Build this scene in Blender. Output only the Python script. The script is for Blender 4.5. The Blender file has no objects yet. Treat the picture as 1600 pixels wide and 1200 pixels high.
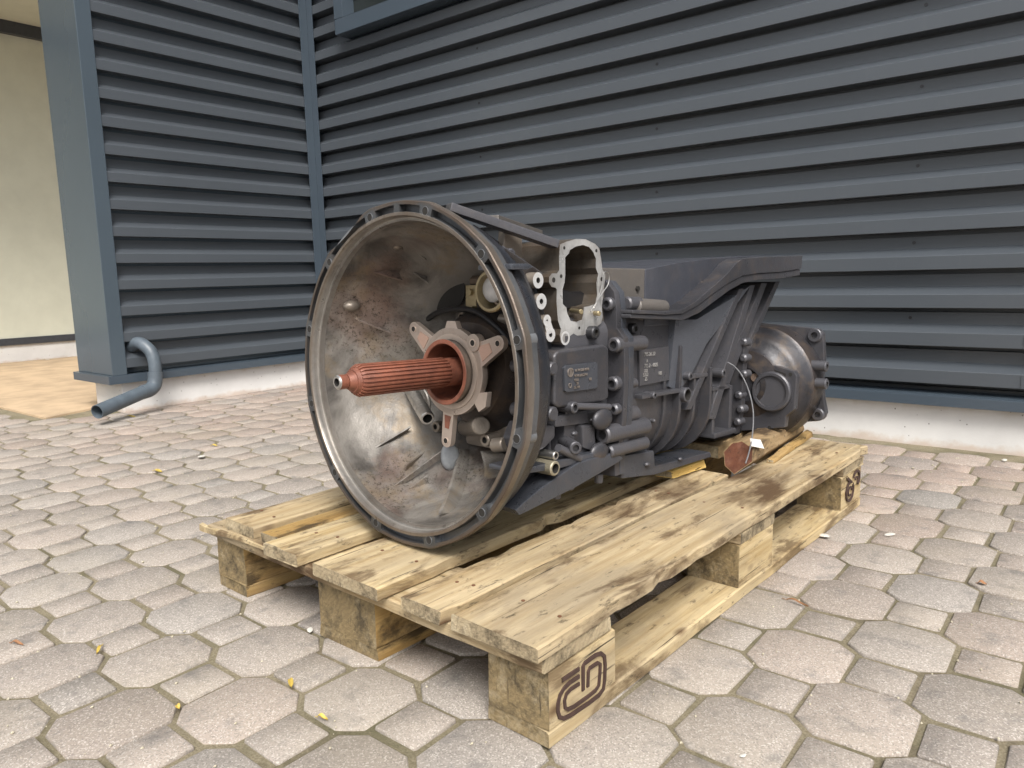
import bpy, bmesh, math, random
from mathutils import Vector, Matrix, noise
random.seed(7)
R = math.radians
D = bpy.data
SC = bpy.context.scene
C = SC.collection

# ------------------------------------------------------------------ camera
YAW, PIT, ROL, HGT = -0.6859712, -0.1446623, -0.0267848, 0.5683882
F = Vector((math.sin(YAW)*math.cos(PIT), math.cos(YAW)*math.cos(PIT), math.sin(PIT)))
RT = Vector((math.cos(YAW), -math.sin(YAW), 0)); UP = RT.cross(F)
RR = RT*math.cos(ROL)+UP*math.sin(ROL); UU = UP*math.cos(ROL)-RT*math.sin(ROL)
cd = D.cameras.new('camera'); cam = D.objects.new('camera', cd); C.objects.link(cam)
cam.matrix_world = Matrix(((RR.x, UU.x, -F.x, 0), (RR.y, UU.y, -F.y, 0), (RR.z, UU.z, -F.z, HGT), (0, 0, 0, 1)))
cd.sensor_width = 36; cd.lens = 1169.16/1600*36; cd.clip_start = .02; cd.clip_end = 200
SC.camera = cam

# ------------------------------------------------------------------ world, sun, exposure
SUN_EL, SUN_AZ = R(50), R(132)          # azimuth measured clockwise from +Y
w = D.worlds.new('World'); SC.world = w; w.use_nodes = True
nt = w.node_tree; bg = nt.nodes['Background']
sky = nt.nodes.new('ShaderNodeTexSky'); sky.sky_type = 'NISHITA'; sky.sun_disc = False
sky.sun_elevation = SUN_EL; sky.sun_rotation = SUN_AZ; sky.dust_density = 5; sky.air_density = 1.0
hs = nt.nodes.new('ShaderNodeHueSaturation'); hs.inputs['Saturation'].default_value = .25
nt.links.new(sky.outputs[0], hs.inputs['Color']); nt.links.new(hs.outputs[0], bg.inputs[0])
bg.inputs[1].default_value = .125
sd = D.lights.new('sun', 'SUN'); sd.energy = 2.0; sd.angle = R(26); sd.color = (1, .95, .88)
so = D.objects.new('sun', sd); C.objects.link(so)
dirv = Vector((math.sin(SUN_AZ)*math.cos(SUN_EL), math.cos(SUN_AZ)*math.cos(SUN_EL), math.sin(SUN_EL)))
so.rotation_euler = dirv.to_track_quat('Z', 'Y').to_euler(); so.location = (0, 0, 8)
SC.view_settings.view_transform = 'Standard'; SC.view_settings.look = 'None'
SC.view_settings.gamma = 1; SC.view_settings.use_curve_mapping = False
SC.view_settings.exposure = .78

# ------------------------------------------------------------------ material helpers
def newmat(name):
    m = D.materials.new(name); m.use_nodes = True
    n = m.node_tree.nodes; p = n['Principled BSDF']
    return m, m.node_tree, p
def nd(t, typ, **kw):
    n = t.nodes.new(typ)
    for k, v in kw.items():
        if k in n.inputs: n.inputs[k].default_value = v
        else: setattr(n, k, v)
    return n
def lk(t, a, b): t.links.new(a, b)
def ramp(t, src, stops, interp='LINEAR'):
    r = t.nodes.new('ShaderNodeValToRGB'); r.color_ramp.interpolation = interp
    e = r.color_ramp.elements
    while len(e) < len(stops): e.new(.5)
    for i, (p, c) in enumerate(stops):
        e[i].position = p; e[i].color = (c, c, c, 1) if isinstance(c, (int, float)) else (*c, 1)
    lk(t, src, r.inputs[0]); return r.outputs[0]
def mix(t, a, b, f, mode='MIX'):
    m = t.nodes.new('ShaderNodeMix'); m.data_type = 'RGBA'; m.blend_type = mode; m.clamp_result = False
    for s, v in ((m.inputs[6], a), (m.inputs[7], b)):
        if isinstance(v, tuple): s.default_value = (*v, 1)
        else: lk(t, v, s)
    if isinstance(f, (int, float)): m.inputs[0].default_value = f
    else: lk(t, f, m.inputs[0])
    return m.outputs[2]
def coords(t, scale=(1, 1, 1), rnd=True):
    tc = t.nodes.new('ShaderNodeTexCoord'); mp = t.nodes.new('ShaderNodeMapping')
    mp.inputs['Scale'].default_value = scale
    if rnd:
        oi = t.nodes.new('ShaderNodeObjectInfo'); mu = t.nodes.new('ShaderNodeVectorMath'); mu.operation = 'SCALE'
        cx = t.nodes.new('ShaderNodeCombineXYZ')
        for i in range(3): lk(t, oi.outputs['Random'], cx.inputs[i])
        lk(t, cx.outputs[0], mu.inputs[0]); mu.inputs['Scale'].default_value = 17.
        ad = t.nodes.new('ShaderNodeVectorMath'); lk(t, tc.outputs['Object'], ad.inputs[0]); lk(t, mu.outputs[0], ad.inputs[1])
        lk(t, ad.outputs[0], mp.inputs[0])
    else: lk(t, tc.outputs['Object'], mp.inputs[0])
    return mp.outputs[0]
def nz(t, vec, scale, detail=6, rough=.6, dist=0):
    n = t.nodes.new('ShaderNodeTexNoise'); lk(t, vec, n.inputs['Vector'])
    n.inputs['Scale'].default_value = scale; n.inputs['Detail'].default_value = detail
    n.inputs['Roughness'].default_value = rough; n.inputs['Distortion'].default_value = dist
    return n.outputs['Fac']
def vor(t, vec, scale, feature='F1'):
    n = t.nodes.new('ShaderNodeTexVoronoi'); n.feature = feature; lk(t, vec, n.inputs['Vector']); n.inputs['Scale'].default_value = scale
    return n
def bump(t, p, h, strength, dist=.002, prev=None):
    b = t.nodes.new('ShaderNodeBump'); b.inputs['Strength'].default_value = strength; b.inputs['Distance'].default_value = dist
    lk(t, h, b.inputs['Height'])
    if prev: lk(t, prev, b.inputs['Normal'])
    lk(t, b.outputs[0], p.inputs['Normal']); return b.outputs[0]

def m_cladding(name, base, rough=.42, metallic=.0):
    m, t, p = newmat(name); v = coords(t, rnd=False)
    a = nz(t, v, 1.3, 4); s = nz(t, v, 14, 6)
    c = mix(t, base, tuple(x*1.10+.002 for x in base), ramp(t, a, [(.35, 0), (.7, 1)]))
    g = nz(t, coords(t, (1, 1, .15), False), 60, 4)
    c = mix(t, c, (base[0]*1.6, base[1]*1.5, base[2]*1.35), ramp(t, g, [(.6, 0), (.85, .22)]))
    lk(t, c, p.inputs['Base Color']); p.inputs['Metallic'].default_value = metallic
    p.inputs['Roughness'].default_value = rough
    bump(t, p, nz(t, v, 3, 2), .12, .002)
    return m
def m_cast(name, base, rough=.5, metal=.0, rust=.3, dust=.4, grain=.35, edge=(.3, .27, .23), coat=0):
    """painted or raw casting: blotchy grime, edge wear, fine cast grain"""
    m, t, p = newmat(name); v = coords(t, rnd=False)
    a = nz(t, v, 9, 6, .65); b = nz(t, v, 26, 8, .7); f = nz(t, v, 420, 3, .6)
    c = mix(t, base, tuple(x*.62 for x in base), ramp(t, a, [(.42, 0), (.62, 1)]))
    c = mix(t, c, (.13, .09, .055), ramp(t, b, [(.5, 0), (.74, rust)]))
    dr_ = nz(t, coords(t, (1, 1, .22), False), 55, 7, .7)
    c = mix(t, c, (.016, .013, .012), ramp(t, dr_, [(.56, 0), (.72, .6)]))
    c = mix(t, c, edge, ramp(t, nz(t, v, 60, 8, .75), [(.6, 0), (.85, dust)]))
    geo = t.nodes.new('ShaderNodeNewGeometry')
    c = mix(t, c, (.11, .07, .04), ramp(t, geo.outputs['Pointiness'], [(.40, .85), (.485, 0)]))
    pt = ramp(t, geo.outputs['Pointiness'], [(.5, 0), (.6, 1)])
    c = mix(t, c, tuple(min(.7, x*1.9+.03) for x in base), pt)
    lk(t, c, p.inputs['Base Color']); p.inputs['Metallic'].default_value = metal
    lk(t, ramp(t, b, [(.3, rough-.1), (.75, rough+.15)]), p.inputs['Roughness'])
    n = bump(t, p, f, grain, .0014); bump(t, p, nz(t, v, 55, 5, .6), .25, .003, n)
    return m
def m_bronze():
    m, t, p = newmat('red_brown_primer'); v = coords(t, rnd=False)
    c = mix(t, (.27, .10, .062), (.16, .06, .04), ramp(t, nz(t, v, 28, 7, .65), [(.4, 0), (.65, 1)]))
    c = mix(t, c, (.36, .19, .14), ramp(t, nz(t, v, 70, 8, .75), [(.56, 0), (.72, .7)]))
    c = mix(t, c, (.06, .035, .03), ramp(t, nz(t, coords(t, (.3, 1, 1), False), 90, 5, .6), [(.60, 0), (.72, .6)]))
    lk(t, c, p.inputs['Base Color']); p.inputs['Metallic'].default_value = .2
    lk(t, ramp(t, nz(t, v, 50, 5), [(.35, .34), (.65, .6)]), p.inputs['Roughness'])
    bump(t, p, nz(t, v, 350, 4, .7), .3, .001); return m
def m_inside():
    m, t, p = newmat('grimy_inside'); v = coords(t, rnd=False)
    c = mix(t, (.25, .235, .215), (.085, .078, .072), ramp(t, nz(t, v, 7, 6, .62, .8), [(.40, 0), (.60, 1)]))
    c = mix(t, c, (.40, .375, .345), ramp(t, nz(t, v, 5.5, 4, .6), [(.54, 0), (.66, .7)]))
    c = mix(t, c, (.19, .10, .07), ramp(t, nz(t, v, 4.3, 6, .6), [(.53, 0), (.66, .5)]))
    c = mix(t, c, (.23, .17, .10), ramp(t, nz(t, v, 12, 8, .7), [(.5, 0), (.64, .6)]))
    sp = mix(t, (0, 0, 0), (1, 1, 1), ramp(t, nz(t, v, 5, 4, .6), [(.48, 0), (.6, 1)]), 'MIX')
    s2 = ramp(t, nz(t, v, 150, 6, .85), [(.52, 0), (.60, .9)]); mm = t.nodes.new('ShaderNodeMath'); mm.operation = 'MULTIPLY'
    lk(t, sp, mm.inputs[0]); lk(t, s2, mm.inputs[1])
    c = mix(t, c, (.05, .04, .03), mm.outputs[0])
    lk(t, c, p.inputs['Base Color']); p.inputs['Metallic'].default_value = .4
    lk(t, ramp(t, nz(t, v, 14, 6), [(.35, .3), (.65, .52)]), p.inputs['Roughness'])
    n = bump(t, p, nz(t, v, 300, 4, .7), .4, .0015); bump(t, p, nz(t, v, 9, 3), .5, .01, n)
    return m
def m_simple(name, base, rough=.5, metal=0, var=.3, sc=40, bmp=.2):
    m, t, p = newmat(name); v = coords(t)
    c = mix(t, base, tuple(x*(1-var) for x in base), ramp(t, nz(t, v, sc, 6, .65), [(.35, 0), (.7, 1)]))
    lk(t, c, p.inputs['Base Color']); p.inputs['Roughness'].default_value = rough; p.inputs['Metallic'].default_value = metal
    bump(t, p, nz(t, v, sc*8, 3), bmp, .001)
    return m
def m_wood(name, light, mid, dark, stain=.5, grey=.3, wet=0.):
    m, t, p = newmat(name)
    v = coords(t, (.55, 12, 12)); vf = coords(t, (1.6, 75, 75)); vb = coords(t, (1, 2.6, 2.6)); vc = coords(t, (.8, 42, 42)); vs_ = coords(t, (.7, 8, 8))
    g = nz(t, v, 6, 5, .55, .35); fi = nz(t, vf, 9, 8, .75, .1)
    c = mix(t, light, mid, ramp(t, g, [(.42, 0), (.66, .8)]))
    c = mix(t, c, tuple(min(1, x*1.22+.03) for x in light), ramp(t, nz(t, vs_, 6, 5, .6), [(.52, 0), (.66, .6)]))
    c = mix(t, c, tuple(x*.55 for x in mid), ramp(t, fi, [(.52, 0), (.74, .45)]))
    c = mix(t, c, (.24, .20, .145), ramp(t, nz(t, vb, 3.6, 7, .62, .2), [(.44, 0), (.62, grey)]))
    c = mix(t, c, dark, ramp(t, nz(t, vb, 5.5, 8, .66, .4), [(.52, 0), (.62, stain)]))
    c = mix(t, c, (.04, .03, .02), ramp(t, nz(t, vb, 26, 8, .7), [(.58, 0), (.68, stain)]))
    c = mix(t, c, (.03, .022, .015), ramp(t, nz(t, vc, 5, 4, .55), [(.65, 0), (.70, .9)]))
    if wet:
        sx = t.nodes.new('ShaderNodeSeparateXYZ'); lk(t, coords(t, rnd=False), sx.inputs[0])
        band_ = ramp(t, sx.outputs[0], [(0, 0), (.06, 1), (.20, 1), (.34, 0)]); mm = t.nodes.new('ShaderNodeMath'); mm.operation = 'MULTIPLY'
        lk(t, band_, mm.inputs[0]); lk(t, ramp(t, nz(t, vb, 6, 7, .6, .4), [(.40, 0), (.56, wet)]), mm.inputs[1])
        c = mix(t, c, (.085, .050, .026), mm.outputs[0])
    k = vor(t, coords(t, (5, 9, 9)), 1.0)
    c = mix(t, c, (.09, .045, .02), ramp(t, k.outputs['Distance'], [(.06, .85), (.12, 0)]))
    lk(t, c, p.inputs['Base Color']); p.inputs['Roughness'].default_value = .8
    p.inputs['Specular IOR Level'].default_value = .25
    n = bump(t, p, fi, .6, .0025); bump(t, p, nz(t, vs_, 10, 6, .6), .45, .004, n)
    return m
def m_woodend(name, base):
    m, t, p = newmat(name); v = coords(t)
    wv = t.nodes.new('ShaderNodeTexWave'); wv.wave_type = 'RINGS'; wv.rings_direction = 'X'
    lk(t, v, wv.inputs[0]); wv.inputs['Scale'].default_value = 38; wv.inputs['Distortion'].default_value = 9; wv.inputs['Detail'].default_value = 4
    wv.inputs['Detail Scale'].default_value = 1.2
    c = mix(t, base, tuple(x*.6 for x in base), ramp(t, wv.outputs['Fac'], [(.3, 0), (.9, .35)]))
    c = mix(t, c, (.62, .54, .38), ramp(t, nz(t, v, 14, 8, .75), [(.5, 0), (.7, .6)]))
    c = mix(t, c, (.06, .045, .025), ramp(t, nz(t, v, 24, 9, .75), [(.47, 0), (.62, .85)]))
    c = mix(t, c, (.05, .035, .02), ramp(t, nz(t, coords(t, (1, 14, 1)), 14, 4, .6), [(.64, 0), (.70, .8)]))
    lk(t, c, p.inputs['Base Color']); p.inputs['Roughness'].default_value = .85
    n = bump(t, p, nz(t, v, 160, 6, .75), .9, .004); bump(t, p, nz(t, v, 30, 6, .7), .7, .008, n)
    return m
def m_paver():
    m, t, p = newmat('concrete_paver'); v = coords(t, rnd=False)
    at = t.nodes.new('ShaderNodeAttribute'); at.attribute_name = 'tint'
    sp = vor(t, v, 560).outputs['Color']
    sx = t.nodes.new('ShaderNodeSeparateColor'); lk(t, sp, sx.inputs[0])
    c = mix(t, at.outputs['Color'], (.62, .58, .53), ramp(t, sx.outputs[0], [(.68, 0), (.98, .5)]))
    c = mix(t, c, (.13, .115, .105), ramp(t, sx.outputs[1], [(.66, 0), (.98, .55)]))
    c = mix(t, c, (.13, .125, .12), ramp(t, nz(t, v, 19, 6, .65), [(.54, 0), (.70, .6)]))
    c = mix(t, c, (.10, .09, .075), ramp(t, nz(t, v, 48, 8, .75), [(.62, 0), (.74, .6)]))
    c = mix(t, c, (.30, .26, .19), ramp(t, nz(t, v, 3.1, 6, .6), [(.5, 0), (.75, .35)]))
    c = mix(t, c, (.70, .67, .62), ramp(t, nz(t, coords(t, (1, .5, 1), False), 34, 8, .75), [(.69, 0), (.78, .6)]))
    lk(t, c, p.inputs['Base Color']); p.inputs['Roughness'].default_value = .9
    n = bump(t, p, sx.outputs[0], .35, .0015); bump(t, p, nz(t, v, 90, 6, .7), .5, .003, n)
    return m
def m_joint():
    m, t, p = newmat('joint_sand'); v = coords(t, rnd=False)
    c = mix(t, (.16, .135, .085), (.29, .25, .17), ramp(t, nz(t, v, 300, 4, .7), [(.35, 0), (.65, 1)]))
    c = mix(t, c, (.085, .08, .038), ramp(t, nz(t, v, 6, 7, .65), [(.45, 0), (.64, .7)]))
    c = mix(t, c, (.07, .05, .035), ramp(t, nz(t, v, 9, 5, .6), [(.55, 0), (.72, .7)]))
    lk(t, c, p.inputs['Base Color']); p.inputs['Roughness'].default_value = 1
    bump(t, p, nz(t, v, 260, 5, .7), .9, .004)
    return m
def m_plaster(name, base, pit=True, var=.12):
    m, t, p = newmat(name); v = coords(t, rnd=False)
    c = mix(t, base, tuple(x*(1-var) for x in base), ramp(t, nz(t, v, 6, 6, .6), [(.4, 0), (.7, 1)]))
    if pit:
        c = mix(t, c, (.12, .1, .09), ramp(t, vor(t, coords(t, (1, 1, .8), False), 34).outputs['Distance'], [(.045, .9), (.085, 0)]))
        z = t.nodes.new('ShaderNodeSeparateXYZ'); lk(t, coords(t, rnd=False), z.inputs[0])
        zz = t.nodes.new('ShaderNodeMath'); zz.operation = 'MULTIPLY_ADD'; lk(t, nz(t, v, 18, 5), zz.inputs[0]); zz.inputs[1].default_value = .06
        lk(t, z.outputs[2], zz.inputs[2])
        c = mix(t, c, (.42, .36, .26), ramp(t, zz.outputs[0], [(.145, 0), (.175, .5)]))
        c = mix(t, c, (.45, .33, .24), ramp(t, zz.outputs[0], [(.030, .6), (.05, 0)]))
    lk(t, c, p.inputs['Base Color']); p.inputs['Roughness'].default_value = .85
    bump(t, p, nz(t, v, 120, 6, .7), .3, .002)
    return m

MC = m_cladding('grey_cladding', (.058, .067, .078), .30)
MT = m_cladding('grey_trim', (.048, .064, .082), .22)
MPOST = m_cladding('post_paint', (.085, .112, .138), .22, .4)
MPIPE = m_simple('grey_pipe', (.10, .125, .15), .42, 0, .3, 18)
MPLINTH = m_plaster('pale_plinth', (.66, .655, .645))
MCREAM = m_plaster('cream_render', (.60, .61, .51), False, .08)
MTAN = m_plaster('tan_screed', (.50, .37, .24), False, .3)
MDARKSTRIP = m_simple('dark_strip', (.05, .055, .065), .4)
MGLASS, t_, p_ = newmat('dark_glass'); p_.inputs['Base Color'].default_value = (.02, .025, .025, 1); p_.inputs['Roughness'].default_value = .08
MPAV = m_paver(); MJ = m_joint()
MCAST = m_cast('dark_casting', (.036, .036, .042), .34, .3, .6, .16)
MCASTB = m_cast('bluish_casting', (.034, .038, .048), .32, .3, .35, .12)
MRAW = m_cast('raw_aluminium', (.14, .12, .10), .38, .5, .9, .4, .3, (.40, .37, .33))
MRAWB = m_inside()
MRIM = m_cast('machined_rim', (.30, .285, .265), .34, .6, .4, .3, .15)
MRAWD = m_cast('dusty_casting', (.075, .068, .062), .42, .35, .8, .2, .3)
MRING = m_cast('flange_casting', (.085, .09, .097), .42, .45, .3, .35, .25)
MWHITE = m_cast('machined_aluminium', (.60, .60, .595), .32, .45, .3, .4, .15, (.75, .75, .75))
MBRONZE = m_bronze()
MPLATE = m_cast('primer_dusted_plate', (.31, .26, .225), .34, .55, .4, .45, .2, (.30, .15, .10))
MSTEEL = m_simple('bare_steel', (.55, .54, .52), .28, .9, .3, 50)
MSTAIN = m_cast('stained_casting', (.034, .037, .048), .4, .25, .3, .25)
MBOLT = m_simple('dark_bolt', (.05, .05, .055), .35, .5, .3, 60)
MBRASS = m_simple('yellow_zinc', (.40, .33, .20), .35, .7, .3, 60)
MBLACK = m_simple('black_rubber_and_void_shade', (.012, .012, .014), .4, 0, .3, 40)
MHOLE = m_simple('hole_shadow', (.018, .016, .014), .8, 0, .3, 60)  # near-black colour stands for the shade inside holes and openings
MW1 = m_wood('weathered_pine', (.46, .365, .225), (.32, .225, .11), (.085, .05, .026), .8, .55, .95)
MW2 = m_wood('pale_pine', (.54, .43, .255), (.37, .26, .115), (.10, .06, .03), .75, .45)
MW3 = m_wood('orange_pine', (.38, .25, .095), (.24, .14, .045), (.04, .028, .016), .85, .35)
MWOIL = m_wood('oily_pine', (.30, .21, .11), (.19, .125, .065), (.035, .022, .014), .85, .15)
MWE = m_woodend('pine_end', (.40, .32, .2)); MWE2 = m_woodend('mouldy_end', (.27, .20, .10))
MWRED = m_wood('red_brown_timber', (.13, .05, .028), (.085, .032, .02), (.02, .012, .01), .6, .05)
MINK = m_simple('brown_ink', (.06, .032, .025), .8, 0, .4, 120)
MPAPER = m_simple('white_paper', (.85, .85, .83), .8, 0, .05)
MLEAF = m_simple('yellow_leaf', (.55, .40, .08), .6, 0, .4, 60)
MLEAFB = m_simple('orange_leaf', (.30, .15, .07), .6, 0, .4, 60)
MPEB = m_simple('white_chip', (.58, .56, .51), .7, 0, .2, 60)

# ------------------------------------------------------------------ object helpers
def tag(o, label=None, cat=None, group=None, kind=None):
    if label: o['label'] = label
    if cat: o['category'] = cat
    if group: o['group'] = group
    if kind: o['kind'] = kind
    return o
def empty(name, mw=None, label=None, cat=None, group=None):
    o = D.objects.new(name, None); C.objects.link(o); o.empty_display_size = .1
    if mw is not None: o.matrix_world = mw
    return tag(o, label, cat, group)
class MB:
    def __init__(s): s.v = []; s.f = []; s.m = []; s.sm = []
    def add(s, vs, fs, mi=0, smooth=False):
        b = len(s.v); s.v += [tuple(v) for v in vs]
        for f in fs: s.f.append(tuple(b+i for i in f)); s.m.append(mi); s.sm.append(smooth)
        return s
    def box(s, a, b, mi=0):
        (x0, y0, z0), (x1, y1, z1) = [min(p, q) for p, q in zip(a, b)], [max(p, q) for p, q in zip(a, b)]
        return s.add([(x0, y0, z0), (x1, y0, z0), (x1, y1, z0), (x0, y1, z0), (x0, y0, z1), (x1, y0, z1), (x1, y1, z1), (x0, y1, z1)],
                     [(3, 2, 1, 0), (4, 5, 6, 7), (0, 1, 5, 4), (1, 2, 6, 5), (2, 3, 7, 6), (3, 0, 4, 7)], mi)
    def prism_y(s, pts, y0, y1, mi=0, front=None, hole=None, taper=1.0):
        """polygon in the xz plane, extruded from y0 (near, smaller y) to y1"""
        y0, y1 = min(y0, y1), max(y0, y1)
        n = len(pts); cx = sum(p[0] for p in pts)/n; cz = sum(p[1] for p in pts)/n
        A = [(x, y0, z) for x, z in pts]; B = [(cx+(x-cx)*taper, y1, cz+(z-cz)*taper) for x, z in pts]
        fr = mi if front is None else front
        if hole is None:
            s.add(A+B, [tuple(range(n))], fr)
            s.add(A+B, [tuple(range(2*n-1, n-1, -1))]+[(i, i+n, (i+1) % n+n, (i+1) % n) for i in range(n)], mi)
        else:
            s.add(A+B, [(i, i+n, (i+1) % n+n, (i+1) % n) for i in range(n)], mi)
            hh = hole; k = len(hh)
            HA = [(x, y0, z) for x, z in hh]; HB = [(x, y1, z) for x, z in hh]
            s.add(HA+HB, [(i, (i+1) % k, (i+1) % k+k, i+k) for i in range(k)], mi)
            s.add(HB, [tuple(range(k))], mi)
            # face with a hole, bridged by triangulation
            bm = bmesh.new()
            o = [bm.verts.new(v) for v in A]; h = [bm.verts.new(v) for v in HA]
            es = [bm.edges.new((o[i], o[(i+1) % n])) for i in range(n)]+[bm.edges.new((h[i], h[(i+1) % k])) for i in range(k)]
            bmesh.ops.triangle_fill(bm, use_beauty=True, use_dissolve=False, edges=es, normal=(0, -1, 0))
            bm.verts.index_update(); vs = [v.co[:] for v in bm.verts]; fs = []
            for f in bm.faces:
                ids = [v.index for v in f.verts]
                if f.normal.y > 0: ids.reverse()
                fs.append(tuple(ids))
            bm.free(); s.add(vs, fs, fr)
        return s
    def prism_x(s, pts, x0, x1, mi=0):
        """polygon in the yz plane, extruded from x0 to x1"""
        n = len(pts); A = [(x0, y, z) for y, z in pts]; B = [(x1, y, z) for y, z in pts]
        return s.add(A+B, [tuple(range(n)), tuple(range(2*n-1, n-1, -1))]+[(i, i+n, (i+1) % n+n, (i+1) % n) for i in range(n)], mi)
    def prism_z(s, pts, z0, z1, mi=0):
        n = len(pts); A = [(x, y, z0) for x, y in pts]; B = [(x, y, z1) for x, y in pts]
        return s.add(A+B, [tuple(range(n)), tuple(range(2*n-1, n-1, -1))]+[(i, i+n, (i+1) % n+n, (i+1) % n) for i in range(n)], mi)
    def cyl(s, a, b, r, r2=None, n=20, mi=0, cap=None, hole=0, hmi=None, hd=.01, bev=0):
        a, b = Vector(a), Vector(b); r2 = r if r2 is None else r2
        ax = (b-a).normalized(); e = ax.orthogonal().normalized(); g = ax.cross(e)
        def ring(c, rr): return [c+e*(rr*math.cos(2*math.pi*i/n))+g*(rr*math.sin(2*math.pi*i/n)) for i in range(n)]
        def sides(c0, r0, c1, r1, m, sm=True):
            s.add(ring(c0, r0)+ring(c1, r1), [(i, (i+1) % n, (i+1) % n+n, i+n) for i in range(n)], m, sm)
        cap = mi if cap is None else cap
        if bev:
            sides(a, r-bev, a+ax*bev, r, cap); sides(a+ax*bev, r, b-ax*bev, r2, mi); sides(b-ax*bev, r2, b, r2-bev, mi)
        else: sides(a, r, b, r2, mi)
        ra = r-bev; rb = r2-bev
        s.add(ring(b, rb), [tuple(range(n))], mi)
        if hole:
            s.add(ring(a, hole)+ring(a, ra), [(i, (i+1) % n, (i+1) % n+n, i+n) for i in range(n)], cap)
            hm = mi if hmi is None else hmi
            s.add(ring(a+ax*hd, hole)+ring(a, hole), [(i, (i+1) % n, (i+1) % n+n, i+n) for i in range(n)], hm, True)
            s.add(ring(a+ax*hd, hole), [tuple(range(n-1, -1, -1))], hm)
        else: s.add(ring(a, ra), [tuple(range(n-1, -1, -1))], cap)
        return s
    def tube(s, pts, r, n=10, mi=0, closed_ends=True):
        pts = [Vector(p) for p in pts]; rs = r if isinstance(r, (list, tuple)) else [r]*len(pts)
        rings = []; up = None
        for i, p in enumerate(pts):
            d = (pts[min(i+1, len(pts)-1)]-pts[max(i-1, 0)]).normalized()
            if up is None: up = d.orthogonal().normalized()
            up = (up-d*up.dot(d)).normalized(); g = d.cross(up)
            rings.append([p+up*(rs[i]*math.cos(2*math.pi*k/n))+g*(rs[i]*math.sin(2*math.pi*k/n)) for k in range(n)])
        vs = [v for q in rings for v in q]
        fs = [(i*n+k, i*n+(k+1) % n, (i+1)*n+(k+1) % n, (i+1)*n+k) for i in range(len(pts)-1) for k in range(n)]
        s.add(vs, fs, mi, True)
        if closed_ends: s.add(rings[0], [tuple(range(n-1, -1, -1))], mi); s.add(rings[-1], [tuple(range(n))], mi)
        return s
    def lathe_x(s, prof, n=96, mi=0, c=(0, 0), mod=None, a0=0, a1=360, mis=None):
        """profile of (x, r) turned about the x axis"""
        full = abs(a1-a0-360) < 1e-6; cnt = n if full else n+1
        vs = []
        for x, r in prof:
            for i in range(cnt):
                a = R(a0+(a1-a0)*i/n); rr = mod(x, r, math.degrees(a)) if mod else r
                vs.append((x, c[0]+rr*math.cos(a), c[1]+rr*math.sin(a)))
        for j in range(len(prof)-1):
            fs = []
            for i in range(n):
                k = (i+1) % cnt
                fs.append((j*cnt+i, j*cnt+k, (j+1)*cnt+k, (j+1)*cnt+i))
            b = len(s.v)
            s.add([], [], 0)
            for f in fs: s.f.append(tuple(b+q for q in f)); s.m.append(mi if mis is None else mis[j]); s.sm.append(True)
        # vertices are appended once after the faces were given their base index
        s.v += vs
        return s
    def loft(s, rings, mi=0, smooth=True, caps=True):
        n = len(rings[0]); vs = [v for q in rings for v in q]
        s.add(vs, [(j*n+i, j*n+(i+1) % n, (j+1)*n+(i+1) % n, (j+1)*n+i) for j in range(len(rings)-1) for i in range(n)], mi, smooth)
        if caps: s.add(rings[0], [tuple(range(n-1, -1, -1))], mi); s.add(rings[-1], [tuple(range(n))], mi)
        return s
    def ball(s, c, r, sx=1, sy=1, sz=1, mi=0, n=14):
        vs = []; fs = []; h = n//2
        for j in range(h+1):
            a = math.pi*j/h
            for i in range(n):
                b = 2*math.pi*i/n
                vs.append((c[0]+r*sx*math.cos(a), c[1]+r*sy*math.sin(a)*math.cos(b), c[2]+r*sz*math.sin(a)*math.sin(b)))
        for j in range(h):
            for i in range(n): fs.append((j*n+i, j*n+(i+1) % n, (j+1)*n+(i+1) % n, (j+1)*n+i))
        return s.add(vs, fs, mi, True)
    def build(s, name, mats, parent=None, bevel=0, seg=2, loc=None, rot=None, fixn=True, subd=0, ang=35):
        me = D.meshes.new(name); me.from_pydata(s.v, [], s.f)
        if not isinstance(mats, (list, tuple)): mats = [mats]
        for m in mats: me.materials.append(m)
        me.polygons.foreach_set('material_index', s.m); me.polygons.foreach_set('use_smooth', s.sm)
        bm = bmesh.new(); bm.from_mesh(me); bmesh.ops.remove_doubles(bm, verts=bm.verts, dist=1e-5)
        if fixn: bmesh.ops.recalc_face_normals(bm, faces=bm.faces)
        if bevel:
            es = [e for e in bm.edges if len(e.link_faces) == 2 and e.calc_face_angle(0) > R(ang)]
            bmesh.ops.bevel(bm, geom=es, offset=bevel, segments=seg, affect='EDGES', profile=.6, clamp_overlap=True)
            for f in bm.faces: f.smooth = True
        bm.to_mesh(me); bm.free()
        if bevel or any(s.sm): me.set_sharp_from_angle(angle=R(38))
        me.update()
        o = D.objects.new(name, me); C.objects.link(o)
        if bevel:
            wn = o.modifiers.new('wn', 'WEIGHTED_NORMAL'); wn.keep_sharp = True; wn.weight = 80
        if parent is not None: o.parent = parent
        if loc is not None: o.location = loc
        if rot is not None: o.rotation_euler = rot
        return o
def copy_part(o, parent, loc=None, rot=None):
    c = o.copy(); C.objects.link(c); c.parent = parent
    if loc is not None: c.location = loc
    if rot is not None: c.rotation_euler = rot
    return c
def text_mesh(txt, size, depth):
    cu = D.curves.new('t', 'FONT'); cu.body = txt; cu.size = size; cu.extrude = depth; cu.resolution_u = 2
    ob = D.objects.new('t', cu); C.objects.link(ob)
    bpy.context.view_layer.update()
    me = D.meshes.new_from_object(ob.evaluated_get(bpy.context.evaluated_depsgraph_get()))
    D.objects.remove(ob); D.curves.remove(cu); return me

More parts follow.
